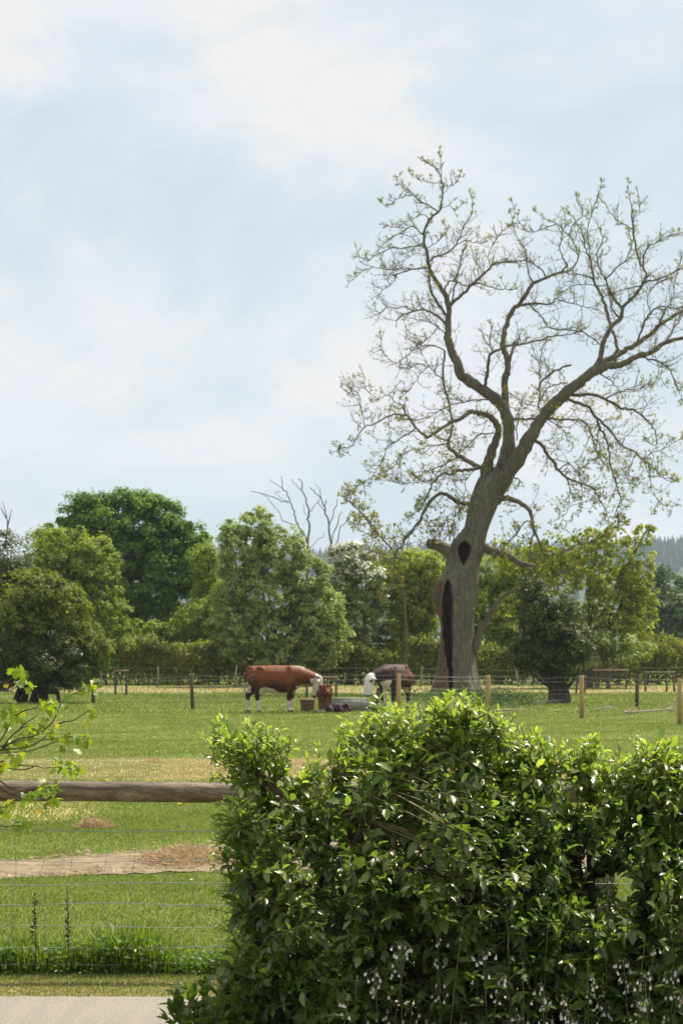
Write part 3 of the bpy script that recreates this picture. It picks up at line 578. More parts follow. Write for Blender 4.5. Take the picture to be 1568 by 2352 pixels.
ash = thing('ash_tree', (P(1048, 1460, YA)[0], YA, 0), 'old hollow leaning ash tree coming into leaf', 'tree')
# trunk loft with a burnt-out slot and a knot hole
rows = [(1606, 980, 1112), (1592, 989, 1103), (1564, 997, 1096), (1527, 1005, 1090), (1471, 1010, 1086), (1434, 1011, 1085), (1400, 1001, 1089), (1378, 993, 1093), (1350, 995, 1095), (1335, 1004, 1097), (1310, 1020, 1098), (1290, 1023, 1102),
        (1266, 1026, 1109), (1240, 1040, 1114), (1225, 1055, 1117), (1210, 1066, 1122), (1190, 1070, 1130), (1150, 1079, 1147), (1115, 1092, 1162), (1100, 1099, 1165), (1088, 1108, 1160), (1078, 1122, 1150), (1070, 1134, 1140)]
ry_ = np.array(rows, float); tyy = np.arange(1606, 1069, -3.0); xl = np.interp(-tyy, -ry_[:, 0], ry_[:, 1]); xr_ = np.interp(-tyy, -ry_[:, 0], ry_[:, 2])
ns = 120; an = np.arange(ns) / ns * 2 * PI; V = []; Cv = []
for y_, l_, r_ in zip(tyy, xl, xr_):
    c = P((l_ + r_) / 2, y_, YA); rad = (r_ - l_) / 2 / ppm(YA)
    if y_ > 1588: c[2] = min(c[2], 0.02 - (y_ - 1588) * 0.01)
    flare = max(0, (y_ - 1545) / 60) ** 2
    q = np.stack([np.cos(an), np.sin(an), 0 * an + c[2]], -1)
    rr = rad * (1 + 0.035 * np.sin(an * 5 + c[2] * .5) + 0.02 * np.sin(an * 11 + 1 + c[2]) + 0.03 * vnoise(np.stack([np.cos(an) * 3, np.sin(an) * 3, 0 * an + c[2] * 0.8], -1), 61) + 0.016 * vnoise(np.stack([np.cos(an) * 11, np.sin(an) * 11, 0 * an + c[2] * 1.6], -1), 62) + 0.012 * np.sign(np.sin(an * 19 + 2 * np.sin(c[2] * .9))) * np.abs(np.sin(an * 19 + 2 * np.sin(c[2] * .9))) ** .5 + flare * 0.16 * np.sin(an * 6 + 1))
    x = c[0] + rr * np.cos(an); yv = c[1] + rr * np.sin(an) * 0.92
    px = 784 + x / YA * F
    front = np.sin(an) < -0.05
    # slot
    sx0 = np.interp(y_, [1335, 1360, 1400, 1450, 1500, 1560, 1600], [1027, 1026, 1026, 1027, 1029, 1032, 1029]); sw = np.interp(y_, [1330, 1345, 1380, 1450, 1520, 1560, 1585], [0, 7, 11, 11, 8, 5, 2])
    nz_ = vnoise(np.array([[y_ * .012, y_ * .02, 1.0], [y_ * .015, 2.0, y_ * .02]]), 71); sx0 += 3.5 * nz_[0]; sw *= 1 + .35 * nz_[1] + .12 * math.sin(y_ * .9) * math.sin(y_ * .37)
    m1 = np.clip(1 - ((px - sx0) / max(sw, .01)) ** 4, 0, 1) * front if sw > 0.2 else 0 * an
    hw2 = np.interp(y_, [1244, 1249, 1256, 1264, 1276, 1288, 1299], [0, 8, 12.5, 13.5, 11, 6.5, 0]) * (1 + .12 * math.sin(y_ * .8)); m2 = np.clip(1.3 - ((px - (1064 + (1270 - y_) * .05)) / max(hw2, .01)) ** 2, 0, 1) * front if hw2 > .3 else 0 * an; m2 = np.clip(m2 * 1.6, 0, 1) * (1 + .12 * np.sin(an * 60))
    mm = np.maximum(m1, m2); yv = yv + mm * 0.75; lip = np.maximum(np.clip(1 - np.abs(np.abs(px - sx0) - sw - 3) / 4, 0, 1) * front * (sw > .2), np.clip(1 - np.abs(np.abs(px - 1064) - hw2 - 3) / 4, 0, 1) * front * (hw2 > .3) * .8)
    yv = yv - lip * 0.05
    V.append(np.stack([x, yv, 0 * x + c[2]], -1)); 
    base = np.array((0.165, 0.152, 0.125)); deep = np.array((0.045, 0.022, 0.014)); lipc = np.array((0.24, 0.14, 0.09))
    deep = np.array((0.055, 0.027, 0.016)) * (1 + .8 * np.sin(an * 47)[:, None] * np.sin(an * 29 + y_ * .02)[:, None]).clip(.3, 2); cc = base[None] * (1 - mm[:, None]) + deep * mm[:, None]; cc = cc * (1 - lip[:, None] * .7) + lipc * lip[:, None] * .7
    left = np.clip((sx0 - 5 - px) / 8, 0, 1) * front * (y_ > 1335) * .85; cc = cc * (1 - left[:, None]) + np.array((0.12, 0.072, 0.05)) * left[:, None]
    Cv.append(cc)
V = np.vstack(V); nr = len(tyy); i = (np.arange(nr - 1)[:, None] * ns); j = np.arange(ns)[None, :]; j2 = (j + 1) % ns
Fq = np.stack([i + j, i + j2, i + ns + j2, i + ns + j], -1).reshape(-1, 4)
m, t, b = newmat('old ash trunk'); a = t.nodes.new('ShaderNodeAttribute'); a.attribute_name = 'tint'; v = coords(t, 'Object', (1, 1, 0.22))
n = noise(t, 9, 9, 0.75, v, 0.9); mu = t.nodes.new('ShaderNodeMix'); mu.data_type = 'RGBA'; mu.blend_type = 'MULTIPLY'; mu.inputs[0].default_value = 1
g = ramp(t, n.outputs[0], [(0.34, (0.35, 0.33, 0.3)), (0.5, (0.95, 0.95, 0.92)), (0.68, (1.5, 1.5, 1.45))]); t.links.new(a.outputs['Color'], mu.inputs[6]); t.links.new(g.outputs[0], mu.inputs[7])
n2 = noise(t, 1.1, 4, 0.6, v); f = ramp(t, n2.outputs[0], [(0.5, (0, 0, 0)), (0.7, (0.5, 0.5, 0.5))]); c = mixc(t, f.outputs[0], mu.outputs[2], (0.12, 0.125, 0.07))
t.links.new(c, b.inputs['Base Color']); b.inputs['Roughness'].default_value = 0.95; b.inputs['Specular IOR Level'].default_value = 0.15; bump(t, b, n.outputs[0], 0.9, 0.06); M['trunk'] = m
npmesh('trunk', V, Fq, M['trunk'], ash, smooth=True, col=np.vstack(Cv))
MAIN = [
 ('C', [(1400, 1240), (1470, 1050), (1482, 900), (1478, 790), (1440, 650), (1350, 560), (1200, 470), (1100, 390), (1060, 290), (1010, 180), (980, 80), (985, 0), (990, -168), (960, -278), (900, -368), (850, -448), (825, -508), (815, -588), (790, -718), (800, -828), (840, -898), (920, -968), (940, -1088), (940, -1188), (915, -1268), (880, -1318), (800, -1368)],
   [70, 58, 48, 46, 50, 50, 46, 42, 38, 34, 31, 28, 24, 20, 18, 16, 15, 13, 11, 10, 10, 8, 7, 6, 4, 3, 2], 0.12),
 ('D', [(10, 1200), (60, 1080), (150, 940), (250, 790), (320, 660), (380, 560), (470, 440), (600, 320), (720, 220), (830, 130)], [75, 70, 66, 60, 52, 50, 47, 45, 42, 38], -0.25),
 ('B', [(770, 1740), (870, 1650), (970, 1590), (1080, 1530), (1160, 1490), (1280, 1410), (1360, 1340), (1450, 1270), (1568, 1200), (1700, 1120)], [34, 28, 25, 22, 20, 18, 16, 15, 13, 10], 0.3),
 ('B', [(800, 1740), (860, 1700), (950, 1660), (1080, 1640), (1180, 1580), (1290, 1550), (1420, 1470), (1560, 1430), (1700, 1400)], [38, 34, 31, 28, 22, 19, 17, 14, 10], -0.35),
 ('B', [(870, 1650), (900, 1530), (930, 1430), (980, 1340), (1050, 1270), (1070, 1180), (1130, 1110), (1200, 1040), (1250, 960), (1265, 900), (1220, 820), (1185, 720), (1165, 600), (1150, 480), (1140, 340), (1110, 150)], [24, 21, 19, 18, 16, 14, 12, 11, 10, 9, 9, 8, 7, 6, 4, 2], 0.1),
 ('C', [(1440, 680), (1450, 540), (1450, 420), (1475, 330), (1465, 240), (1435, 160), (1440, 60), (1455, 0), (1497, -123), (1567, -193), (1627, -283), (1687, -363), (1797, -413), (1907, -453), (1987, -473)], [36, 30, 27, 24, 24, 24, 21, 20, 20, 18, 16, 14, 12, 9, 6], 0.3),
 ('C', [(1290, 1300), (1300, 1150), (1345, 1010), (1385, 900), (1400, 830)], [60, 45, 36, 30, 24], -0.3),
 ('E', [(470, 690), (430, 665), (395, 650), (365, 640), (348, 645)], [34, 28, 25, 26, 20], -0.6),
 ('E', [(590, 650), (660, 680), (730, 700), (800, 740), (860, 750)], [24, 21, 18, 15, 11], -0.2),
 ('E', [(560, 1165), (600, 1060), (650, 970), (700, 900), (760, 865), (830, 865), (900, 860), (960, 790), (1040, 770)], [22, 19, 14, 10, 8, 7, 6, 5, 4], -0.3),
]
SUB = [
 ('A', [(995, 1400), (1060, 1330), (1130, 1270), (1200, 1200), (1280, 1130), (1350, 1050), (1420, 1030), (1568, 1040)], 14, 5),
 ('A', [(970, 1480), (930, 1410), (870, 1320), (835, 1230), (830, 1160), (830, 1080)], 12, 6),
 ('A', [(960, 1570), (920, 1490), (840, 1440), (760, 1420), (680, 1440), (600, 1475), (565, 1510)], 10, 4),
 ('A', [(700, 1425), (620, 1390), (560, 1410), (480, 1405), (430, 1450), (395, 1420)], 5, 2),
 ('A', [(815, 1085), (720, 1085), (620, 1110), (560, 1135), (470, 1135)], 7, 3), ('A', [(720, 1085), (600, 1085), (500, 1095), (420, 1080), (350, 1075), (270, 1115), (180, 1185)], 5, 2),
 ('A', [(560, 1140), (530, 1200), (430, 1280)], 3, 2), ('A', [(780, 895), (700, 905), (600, 920), (520, 910), (420, 960), (330, 1005), (270, 990), (240, 940)], 6, 2),
 ('A', [(785, 830), (745, 770), (710, 740), (660, 745), (590, 790), (500, 850), (420, 920)], 6, 2), ('A', [(840, 670), (780, 640), (720, 665), (640, 700), (560, 745), (450, 720)], 4, 2),
 ('A', [(590, 800), (640, 810), (700, 840), (715, 900), (680, 980), (600, 1030)], 3, 2),
 ('A', [(890, 610), (840, 570), (750, 530), (700, 485), (640, 490), (560, 520), (490, 580), (430, 540)], 6, 2), ('A', [(750, 530), (680, 450), (620, 420), (570, 370), (580, 320)], 3, 2),
 ('A', [(945, 380), (870, 385), (800, 365), (720, 340), (660, 290)], 3.5, 2), ('A', [(950, 300), (900, 290), (860, 240), (800, 210), (770, 170)], 3, 2), ('A', [(945, 340), (930, 250), (912, 110)], 3.5, 2),
 ('A', [(950, 470), (1000, 410), (1070, 360), (1090, 300)], 3, 2), ('A', [(930, 600), (985, 565), (1050, 600), (1110, 540)], 3, 2),
 ('A', [(840, 1030), (880, 990), (960, 960), (1030, 910), (1070, 850), (1110, 740), (1170, 650), (1190, 560), (1170, 460)], 9, 2),
 ('A', [(1040, 890), (1120, 855), (1200, 870), (1270, 880), (1300, 850)], 4, 2), ('A', [(820, 930), (880, 880), (930, 830), (980, 770), (940, 700)], 4, 2),
 ('A', [(1010, 1370), (1050, 1200), (1080, 1080), (1105, 960), (1140, 900)], 7, 3), ('A', [(960, 1260), (970, 1220), (1010, 1185), (1080, 1200), (1130, 1220), (1190, 1215), (1250, 1200), (1350, 1240), (1450, 1255), (1540, 1250)], 7, 4),
 ('A', [(1280, 1130), (1200, 1000), (1190, 960)], 3, 2), ('A', [(1330, 1080), (1310, 990), (1350, 880), (1460, 740)], 4, 2),
 ('B', [(210, 1180), (300, 1150), (380, 1145), (470, 1155), (520, 1100)], 13, 5), ('B', [(300, 1160), (400, 1240), (460, 1330), (520, 1360), (640, 1360), (740, 1380), (830, 1430), (890, 1490)], 6, 6),
 ('B', [(450, 930), (380, 850), (300, 800), (200, 800), (100, 810), (0, 840)], 6, 3), ('B', [(340, 980), (300, 900), (290, 800), (270, 700), (200, 590), (150, 400)], 6, 2),
 ('B', [(560, 890), (620, 830), (570, 760), (560, 640), (600, 500), (590, 380)], 7, 2), ('B', [(640, 870), (700, 800), (690, 700), (640, 600), (530, 490), (430, 450), (350, 380)], 6, 2),
 ('B', [(530, 490), (400, 540), (300, 560), (240, 500), (170, 320)], 4, 2), ('B', [(640, 600), (660, 500), (740, 420), (690, 270)], 4, 2),
 ('C', [(1310, 480), (1305, 400), (1310, 300), (1340, 210), (1420, 170), (1500, 145), (1568, 140), (1677, 120), (1797, 85), (1947, 55), (2067, 35)], 13, 4), ('C', [(1340, 200), (1330, 80), (1340, -20)], 5, 3),
 ('C', [(1490, 300), (1505, 220), (1515, 160), (1530, 100)], 14, 5),
 ('B', [(1020, 1650), (1020, 1520), (1010, 1430), (985, 1370)], 13, 10), ('B', [(960, 1330), (935, 1200), (900, 1090), (850, 1000), (820, 880), (800, 780), (760, 680), (740, 580), (690, 480), (620, 380)], 14, 2),
 ('B', [(1070, 1180), (1010, 1120), (970, 1050), (930, 950), (880, 850), (860, 740), (900, 640), (880, 520)], 10, 3), ('B', [(1035, 1260), (980, 1180), (965, 1080)], 9, 5),
 ('B', [(820, 800), (780, 560), (830, 380), (880, 220), (900, 140)], 4, 2), ('B', [(1250, 980), (1380, 940), (1500, 880), (1568, 850)], 8, 4), ('B', [(1220, 990), (1120, 1020), (990, 1060)], 6, 4),
 ('B', [(1240, 860), (1240, 760), (1280, 680), (1360, 640), (1450, 590), (1560, 565)], 7, 3), ('B', [(1160, 540), (1050, 480), (980, 420), (960, 380), (890, 290)], 5, 2), ('B', [(1150, 440), (1210, 400), (1200, 230)], 3, 2),
 ('B', [(820, 950), (720, 910), (600, 900)], 6, 4), ('B', [(940, 1020), (830, 1000), (700, 990), (560, 1060)], 4, 3), ('B', [(500, 1090), (600, 1130), (700, 1160), (800, 1180), (900, 1210)], 5, 3),
 ('B', [(940, 950), (1010, 860), (1090, 790), (1140, 680), (1120, 560)], 6, 2), ('B', [(1160, 1450), (1240, 1330), (1300, 1220), (1380, 1170), (1500, 1190), (1568, 1170)], 8, 4), ('B', [(1300, 1220), (1270, 1100), (1330, 1000), (1400, 960)], 4, 2),
 ('B', [(1420, 1470), (1480, 1380), (1530, 1280), (1568, 1200)], 6, 4), ('B', [(1180, 1590), (1280, 1600), (1400, 1640), (1460, 1700), (1500, 1785), (1530, 1865), (1568, 1945)], 8, 3),
 ('B', [(1350, 1350), (1420, 1210), (1480, 1100), (1500, 960), (1540, 800)], 6, 2), ('B', [(1290, 1550), (1350, 1600), (1370, 1700), (1400, 1800)], 4, 2),
 ('D', [(620, 350), (720, 330), (800, 320), (900, 350), (1000, 400), (1070, 440), (1160, 450), (1230, 500), (1290, 560), (1340, 640), (1340, 740), (1290, 720)], 15, 3), ('D', [(930, 360), (1000, 320), (1100, 290), (1200, 280), (1300, 240)], 7, 3),
 ('D', [(600, 375), (700, 390), (800, 430), (850, 510), (920, 570), (1000, 670), (1060, 740), (1160, 790), (1240, 860), (1340, 940), (1400, 1010), (1470, 1000)], 13, 3), ('D', [(1240, 870), (1290, 980), (1310, 1100), (1360, 1190), (1440, 1255)], 4, 2),
 ('D', [(1250, 860), (1330, 800), (1450, 750), (1550, 680)], 4, 2), ('D', [(1170, 800), (1130, 930), (1110, 1030), (1140, 1070)], 3, 2), ('D', [(870, 520), (880, 590), (940, 700), (960, 800), (970, 920), (1010, 1030), (1050, 1150), (1050, 1220), (1020, 1280), (1040, 1330)], 10, 3),
 ('D', [(300, 525), (450, 520), (600, 530), (740, 540), (790, 600), (830, 700), (855, 800), (960, 940)], 9, 4), ('D', [(460, 525), (530, 580), (590, 620), (615, 700)], 5, 3), ('D', [(885, 600), (860, 700), (850, 780)], 4, 3),
 ('D', [(150, 530), (230, 525), (300, 525)], 11, 9),
 ('D', [(340, 695), (400, 730), (450, 810), (510, 890), (560, 960), (620, 1010), (720, 1050), (820, 1090), (880, 1180), (940, 1290), (960, 1400)], 15, 3), ('D', [(570, 930), (620, 890), (680, 940), (720, 1010), (740, 1150), (740, 1240)], 5, 2),
 ('D', [(700, 1000), (740, 920), (850, 840)], 4, 3), ('D', [(600, 1010), (640, 1120), (620, 1260), (560, 1380)], 4, 2),
 ('D', [(60, 1200), (130, 1180), (220, 1210), (300, 1260), (330, 1350), (350, 1450), (400, 1560), (420, 1640)], 24, 6), ('D', [(320, 1340), (250, 1390), (200, 1480), (100, 1540), (30, 1610)], 6, 3), ('D', [(330, 1450), (310, 1560), (330, 1640), (450, 1640), (560, 1640)], 6, 3),
 ('D', [(160, 985), (200, 1010), (240, 1050)], 8, 4), ('D', [(650, 80), (560, 110), (480, 160), (400, 230), (390, 330), (380, 430)], 8, 7), ('D', [(620, 230), (520, 240), (440, 290), (400, 380)], 5, 5), ('D', [(205, 700), (212, 540), (240, 380)], 5, 3), ('D', [(215, 490), (280, 430)], 4, 3),
 ('D', [(390, 300), (390, 150), (400, 20), (430, -100)], 5, 2), ('D', [(370, 430), (260, 390), (160, 320)], 3, 2), ('D', [(560, 1640), (700, 1560), (850, 1530), (950, 1440), (1060, 1370)], 5, 2), ('D', [(860, 175), (960, 200), (1020, 260)], 6, 3),
 ('C', [(1240, 1150), (1160, 1100), (1080, 1050), (1000, 990), (985, 960), (1000, 900), (1020, 800)], 21, 10), ('C', [(1430, 800), (1330, 730), (1250, 700), (1180, 690), (1100, 740), (1000, 780), (900, 850), (810, 900)], 26, 9),
 ('C', [(1210, 1180), (1140, 1165), (1060, 1175), (1020, 1200), (930, 1200), (870, 1260), (830, 1340), (780, 1450), (700, 1530)], 15, 3), ('C', [(1180, 1450), (1090, 1440), (1020, 1400), (950, 1360), (880, 1380), (800, 1480), (760, 1570), (700, 1650), (640, 1730), (605, 1790), (560, 1840), (545, 1960), (525, 2090), (460, 2180)], 17, 3),
 ('C', [(810, 900), (740, 840), (680, 760), (630, 700), (625, 620)], 9, 6), ('C', [(630, 715), (540, 715), (470, 740), (380, 790), (300, 820), (240, 900), (200, 960), (130, 1010), (60, 1020)], 7, 2), ('C', [(630, 640), (560, 610), (490, 550), (400, 600)], 5, 2),
 ('C', [(990, 950), (900, 960), (830, 970), (760, 1000)], 6, 3), ('C', [(985, 940), (900, 900), (860, 860)], 7, 5), ('C', [(720, 840), (650, 880), (560, 930), (490, 970), (465, 1050), (420, 1140), (350, 1230), (290, 1280)], 5, 2),
 ('C', [(1360, 600), (1290, 590), (1150, 600), (1000, 640), (900, 690), (780, 750), (650, 760)], 6, 3), ('C', [(960, 190), (950, 290), (940, 400), (960, 520), (990, 600), (1000, 680), (1020, 780)], 8, 8), ('C', [(940, 430), (880, 370), (820, 320), (750, 295), (680, 330), (620, 330)], 5, 2),
 ('C', [(950, 200), (870, 150), (800, 145), (720, 180), (640, 230), (560, 290), (450, 200), (440, 100)], 5, 2), ('C', [(820, 330), (750, 390), (700, 470), (640, 540)], 4, 2), ('C', [(1080, 1050), (960, 1120), (870, 1160), (720, 1190)], 6, 3), ('C', [(1210, 1150), (1130, 1250), (1120, 1400), (1070, 1520)], 4, 2),
 ('C', [(1380, 860), (1300, 870), (1220, 890), (1150, 970), (1060, 1040)], 6, 4), ('C', [(870, 1260), (760, 1260), (640, 1280), (500, 1250)], 4, 2), ('C', [(760, 1000), (680, 1010), (600, 1040), (550, 1130), (440, 1180)], 4, 2), ('C', [(300, 820), (280, 700), (260, 560), (180, 500)], 3, 2), ('C', [(420, 600), (320, 520), (290, 380)], 3, 2),
 ('A', [(970, 1650), (900, 1560), (820, 1520), (740, 1500), (640, 1480)], 5, 2), ('A', [(900, 1560), (840, 1640), (760, 1700), (680, 1740)], 3, 2),
]
LIMBS = []
for tg, pts, rad, sl in MAIN:
    q, _ = limb3d(tg, pts, 1, 1, sl, 0.1); s = (0.48 if tg == 'E' else 0.28) / ppm(YA)
    rr = np.interp(np.linspace(0, len(pts) - 1, len(q)), np.arange(len(pts)), rad) * s
    rr = rr * (1 + 0.06 * R.normal(size=len(rr)))
    ac = Acc(); ac.tube(q, rr, 12); ac.build('limb', M['bark'], ash); LIMBS.append((q, rr, 1.0 if tg != 'E' else 0.6))
ac = Acc()
for tg, pts, r0, r1 in SUB:
    q, rr = limb3d(tg, pts, r0 * 1.08, r1); ac.tube(q, rr, 6); LIMBS.append((q, rr, 1.0))
ac.build('branches', M['bark'], ash)
axis_top = P(1200, 900, YA)
tw = Acc(); LC, LN, LT, LL = [], [], [], []
def grow(p, d, ln, r, lvl, nseg=6):
    pts = [p]; d = d / np.linalg.norm(d); step = ln / nseg
    for k in range(nseg):
        d = d + R.normal(size=3) * (0.19 if lvl == 1 else 0.22) + np.array((0, 0, (0.16 if k > nseg * .4 else -0.03)))
        d /= np.linalg.norm(d); pts.append(pts[-1] + d * step)
    pts = np.array(pts); tw.tube(pts, np.linspace(r, r * 0.45, len(pts)), 4 if lvl == 1 else 3, cap=False)
    if lvl < 2:
        for k in range(R.randint(3, 7)):
            i_ = R.randint(1, nseg); dd = (pts[i_ + 1] - pts[i_]) / step + rdir()[0] * 0.9 + np.array((0, 0, 0.2))
            grow(pts[i_], dd, ln * R.uniform(0.25, 0.55), r * 0.62, lvl + 1, 4)
    if R.rand() < (0.9 if p[2] < 12 else 0.6):
        n_ = R.randint(3, 7); e = pts[-1]; low = np.clip((13 - e[2]) / 10, 0, 1)
        for _ in range(n_):
            v_ = d * 0.6 + rdir()[0]; LC.append(e + rdir()[0] * 0.03); LT.append(v_); LN.append(rdir()[0] + np.array((0, 0, .8))); LL.append(R.uniform(0.04, 0.085) * (1 + 0.9 * low))
for q, rr, dens in LIMBS:
    seg = np.linalg.norm(np.diff(q, axis=0), axis=1); arc = np.concatenate([[0], np.cumsum(seg)]); tot = arc[-1]; s = 0.35
    while s < tot:
        i_ = min(int(np.searchsorted(arc, s)) , len(q) - 1); r_ = rr[i_]
        pr = 1.0 if r_ < 0.06 else (0.55 if r_ < 0.12 else (0.28 if r_ < 0.2 else 0.1))
        if R.rand() < pr * dens:
            tg_ = norm(q[i_] - q[i_ - 1]); o_ = q[i_] - axis_top; o_ = o_ / (np.linalg.norm(o_) + 1e-6)
            d = tg_ * 0.45 + rdir()[0] * 0.85 + o_ * 0.3 + np.array((0, 0, 0.22))
            grow(q[i_], d, R.uniform(0.35, 1.2) * (1 if s < tot * .7 else 0.5) * (1 if q[i_][2] < 16 else (.75 if q[i_][2] < 18.5 else .42)), R.uniform(0.009, 0.015), 1)
        s += R.uniform(0.09, 0.2)
    grow(q[-1], q[-1] - q[-2], 0.3 if q[-1][2] < 18 else .15, 0.012, 1)
for _ in range(22):     # upright shoots on the broken stub
    p0 = P(R.uniform(995, 1045), 1243, YA - 0.9); grow(p0, np.array((R.normal() * .25, R.normal() * .2, 1)), R.uniform(.5, 1.4), 0.011, 1)
tw.build('twigs', M['twig'], ash)
LC, LN, LT, LL = np.array(LC), norm(np.array(LN)), np.array(LT), np.array(LL); n = len(LC)
ac = Acc(); ac.leaves(LC, LN, LT, LL, LL * 0.28, 'far', R.rand(n)); ac.build('leaves', M['ashleaf'], ash, smooth=False)
# dead trees behind the willow
def traced(name, label, Y, lines, base_px, r0, mat='deadbark', leafy=None):
    root = thing(name, (P(base_px, 1460, Y)[0], Y, 0), label, 'tree'); ac = Acc(); b_ = P(base_px, 1460, Y); b_[2] = -.1
    tips = []
    for k, (pl, a_, c_) in enumerate(lines):
        q = spline([P(*to_px('F', *p), Y) + np.array((0, (0.25 * (i_ + 1) * (1 if k % 2 else -1)) if k else 0, 0)) for i_, p in enumerate(pl)], 4)
        q[1:-1] += R.normal(size=(len(q) - 2, 3)) * 0.03; s = 0.28 / ppm(Y)
        ac.tube(q, np.maximum(np.linspace(a_, c_, len(q)) * s, 0.012), 6); tips.append(q)
    e = tips[0][0]; q = spline([b_, (b_ + e) / 2 + (0.15, 0, 0), e], 5); ac.tube(q, np.linspace(r0, lines[0][1] * .28 / ppm(Y), len(q)), 8)
    for t_ in tips[1:]: pass
    ac.build('trunk', M[mat], root)
    if leafy:
        global tw, LC, LN, LT, LL
        tw = Acc(); LC, LN, LT, LL = [], [], [], []
        for q in tips:
            for i_ in range(2, len(q)): 
                for _ in range(leafy): grow(q[i_], rdir()[0] + np.array((0, 0, .4)), R.uniform(.3, .8), .012, 1)
        tw.build('twigs', M['twig'], root); a2 = Acc(); LL2 = np.array(LL); a2.leaves(np.array(LC), norm(np.array(LN)), np.array(LT), LL2, LL2 * .35, 'far'); a2.build('leaves', M['ashleaf'], root, smooth=False)
traced('dead_tree', 'bare dead tree with branches forking left behind the willow', 121, [
    ([(510, 800), (520, 640), (515, 540), (500, 420), (470, 330), (460, 260), (430, 230)], 9, 3), ([(505, 800), (480, 690), (420, 600), (400, 520), (370, 430), (330, 340), (300, 280), (280, 190)], 8, 3), ([(350, 430), (250, 400), (160, 370), (40, 345)], 4, 2.5),
    ([(420, 610), (310, 570), (260, 490), (200, 410), (110, 330)], 4, 2), ([(320, 330), (260, 290), (200, 240)], 3, 2), ([(520, 520), (550, 450), (600, 400)], 4, 2.5), ([(460, 330), (410, 280), (370, 240)], 3, 2), ([(515, 560), (480, 500), (470, 430)], 3, 2), ([(520, 800), (590, 740), (650, 680)], 3, 2), ([(350, 410), (240, 350), (290, 320)], 2, 2)], 680, 0.16)
traced('dead_tree', 'bare dead tree with upright forks just left of the blossom', 123, [
    ([(680, 850), (690, 760), (680, 600), (650, 500), (620, 390), (560, 340), (520, 300)], 9, 3), ([(685, 600), (720, 510), (750, 390)], 5, 3), ([(650, 510), (650, 450), (660, 410)], 4, 3), ([(695, 800), (740, 620), (770, 520), (790, 490)], 5, 2.5),
    ([(700, 820), (750, 760), (770, 650), (830, 580), (860, 500)], 5, 2.5), ([(620, 390), (600, 300), (560, 260)], 3, 2), ([(640, 490), (600, 440), (610, 400)], 3, 2)], 760, 0.15)
traced('young_ash', 'thin young ash with sparse leaves between blossom and old tree', 104, [
    ([(1260, 900), (1100, 700), (1060, 660), (1000, 580), (920, 490), (850, 420), (810, 350)], 8, 3), ([(1060, 660), (1040, 600), (960, 520), (960, 460)], 5, 3), ([(900, 470), (860, 400), (840, 300)], 3, 2), ([(1070, 690), (1150, 715), (1250, 700)], 4, 3), ([(1060, 680), (1000, 690), (920, 640), (870, 590)], 4, 2), ([(1240, 880), (1120, 880), (1060, 830), (980, 780)], 4, 2)], 930, 0.06, 'twig', leafy=1)

# ------------------------------------------------------------------ cattle
def blob_capsule(ac, pts, rad, sides=14, sy=1.0):
    "closed tapering body along pts with rounded ends"
    pts = np.asarray(pts, float); rad = np.asarray(rad, float)
    d0 = norm(pts[0] - pts[1]); d1 = norm(pts[-1] - pts[-2])
    q = np.vstack([pts[0] + d0 * rad[0] * .95, pts[0] + d0 * rad[0] * .6, pts, pts[-1] + d1 * rad[-1] * .6, pts[-1] + d1 * rad[-1] * .95])
    r = np.concatenate([[rad[0] * .2, rad[0] * .8], rad, [rad[-1] * .8, rad[-1] * .2]]); ac.tube(q, r, sides)
def loft(ac, st_, sides=20):
    V = []; an = np.arange(sides) * 2 * PI / sides
    for x, zc, ry, rz in st_:
        cz = np.sin(an); V.append(np.stack([0 * an + x, ry * np.cos(an) * (1 - 0.10 * np.abs(cz) ** 3), zc + rz * cz], -1))
    n = len(st_); V = np.vstack(V + [np.array([(st_[0][0] - .02, 0, st_[0][1])]), np.array([(st_[-1][0] + .02, 0, st_[-1][1])])])
    i = np.arange(n - 1)[:, None] * sides; j = np.arange(sides)[None, :]; j2 = (j + 1) % sides
    Fq = np.stack([i + j, i + j2, i + sides + j2, i + sides + j], -1).reshape(-1, 4); c0 = n * sides; e = (n - 1) * sides; caps = []
    for q in range(0, sides, 2): caps += [(c0, (q + 2) % sides, (q + 1) % sides, q), (c0 + 1, e + q, e + (q + 1) % sides, e + (q + 2) % sides)]
    ac.add(V, np.vstack([Fq, caps]))
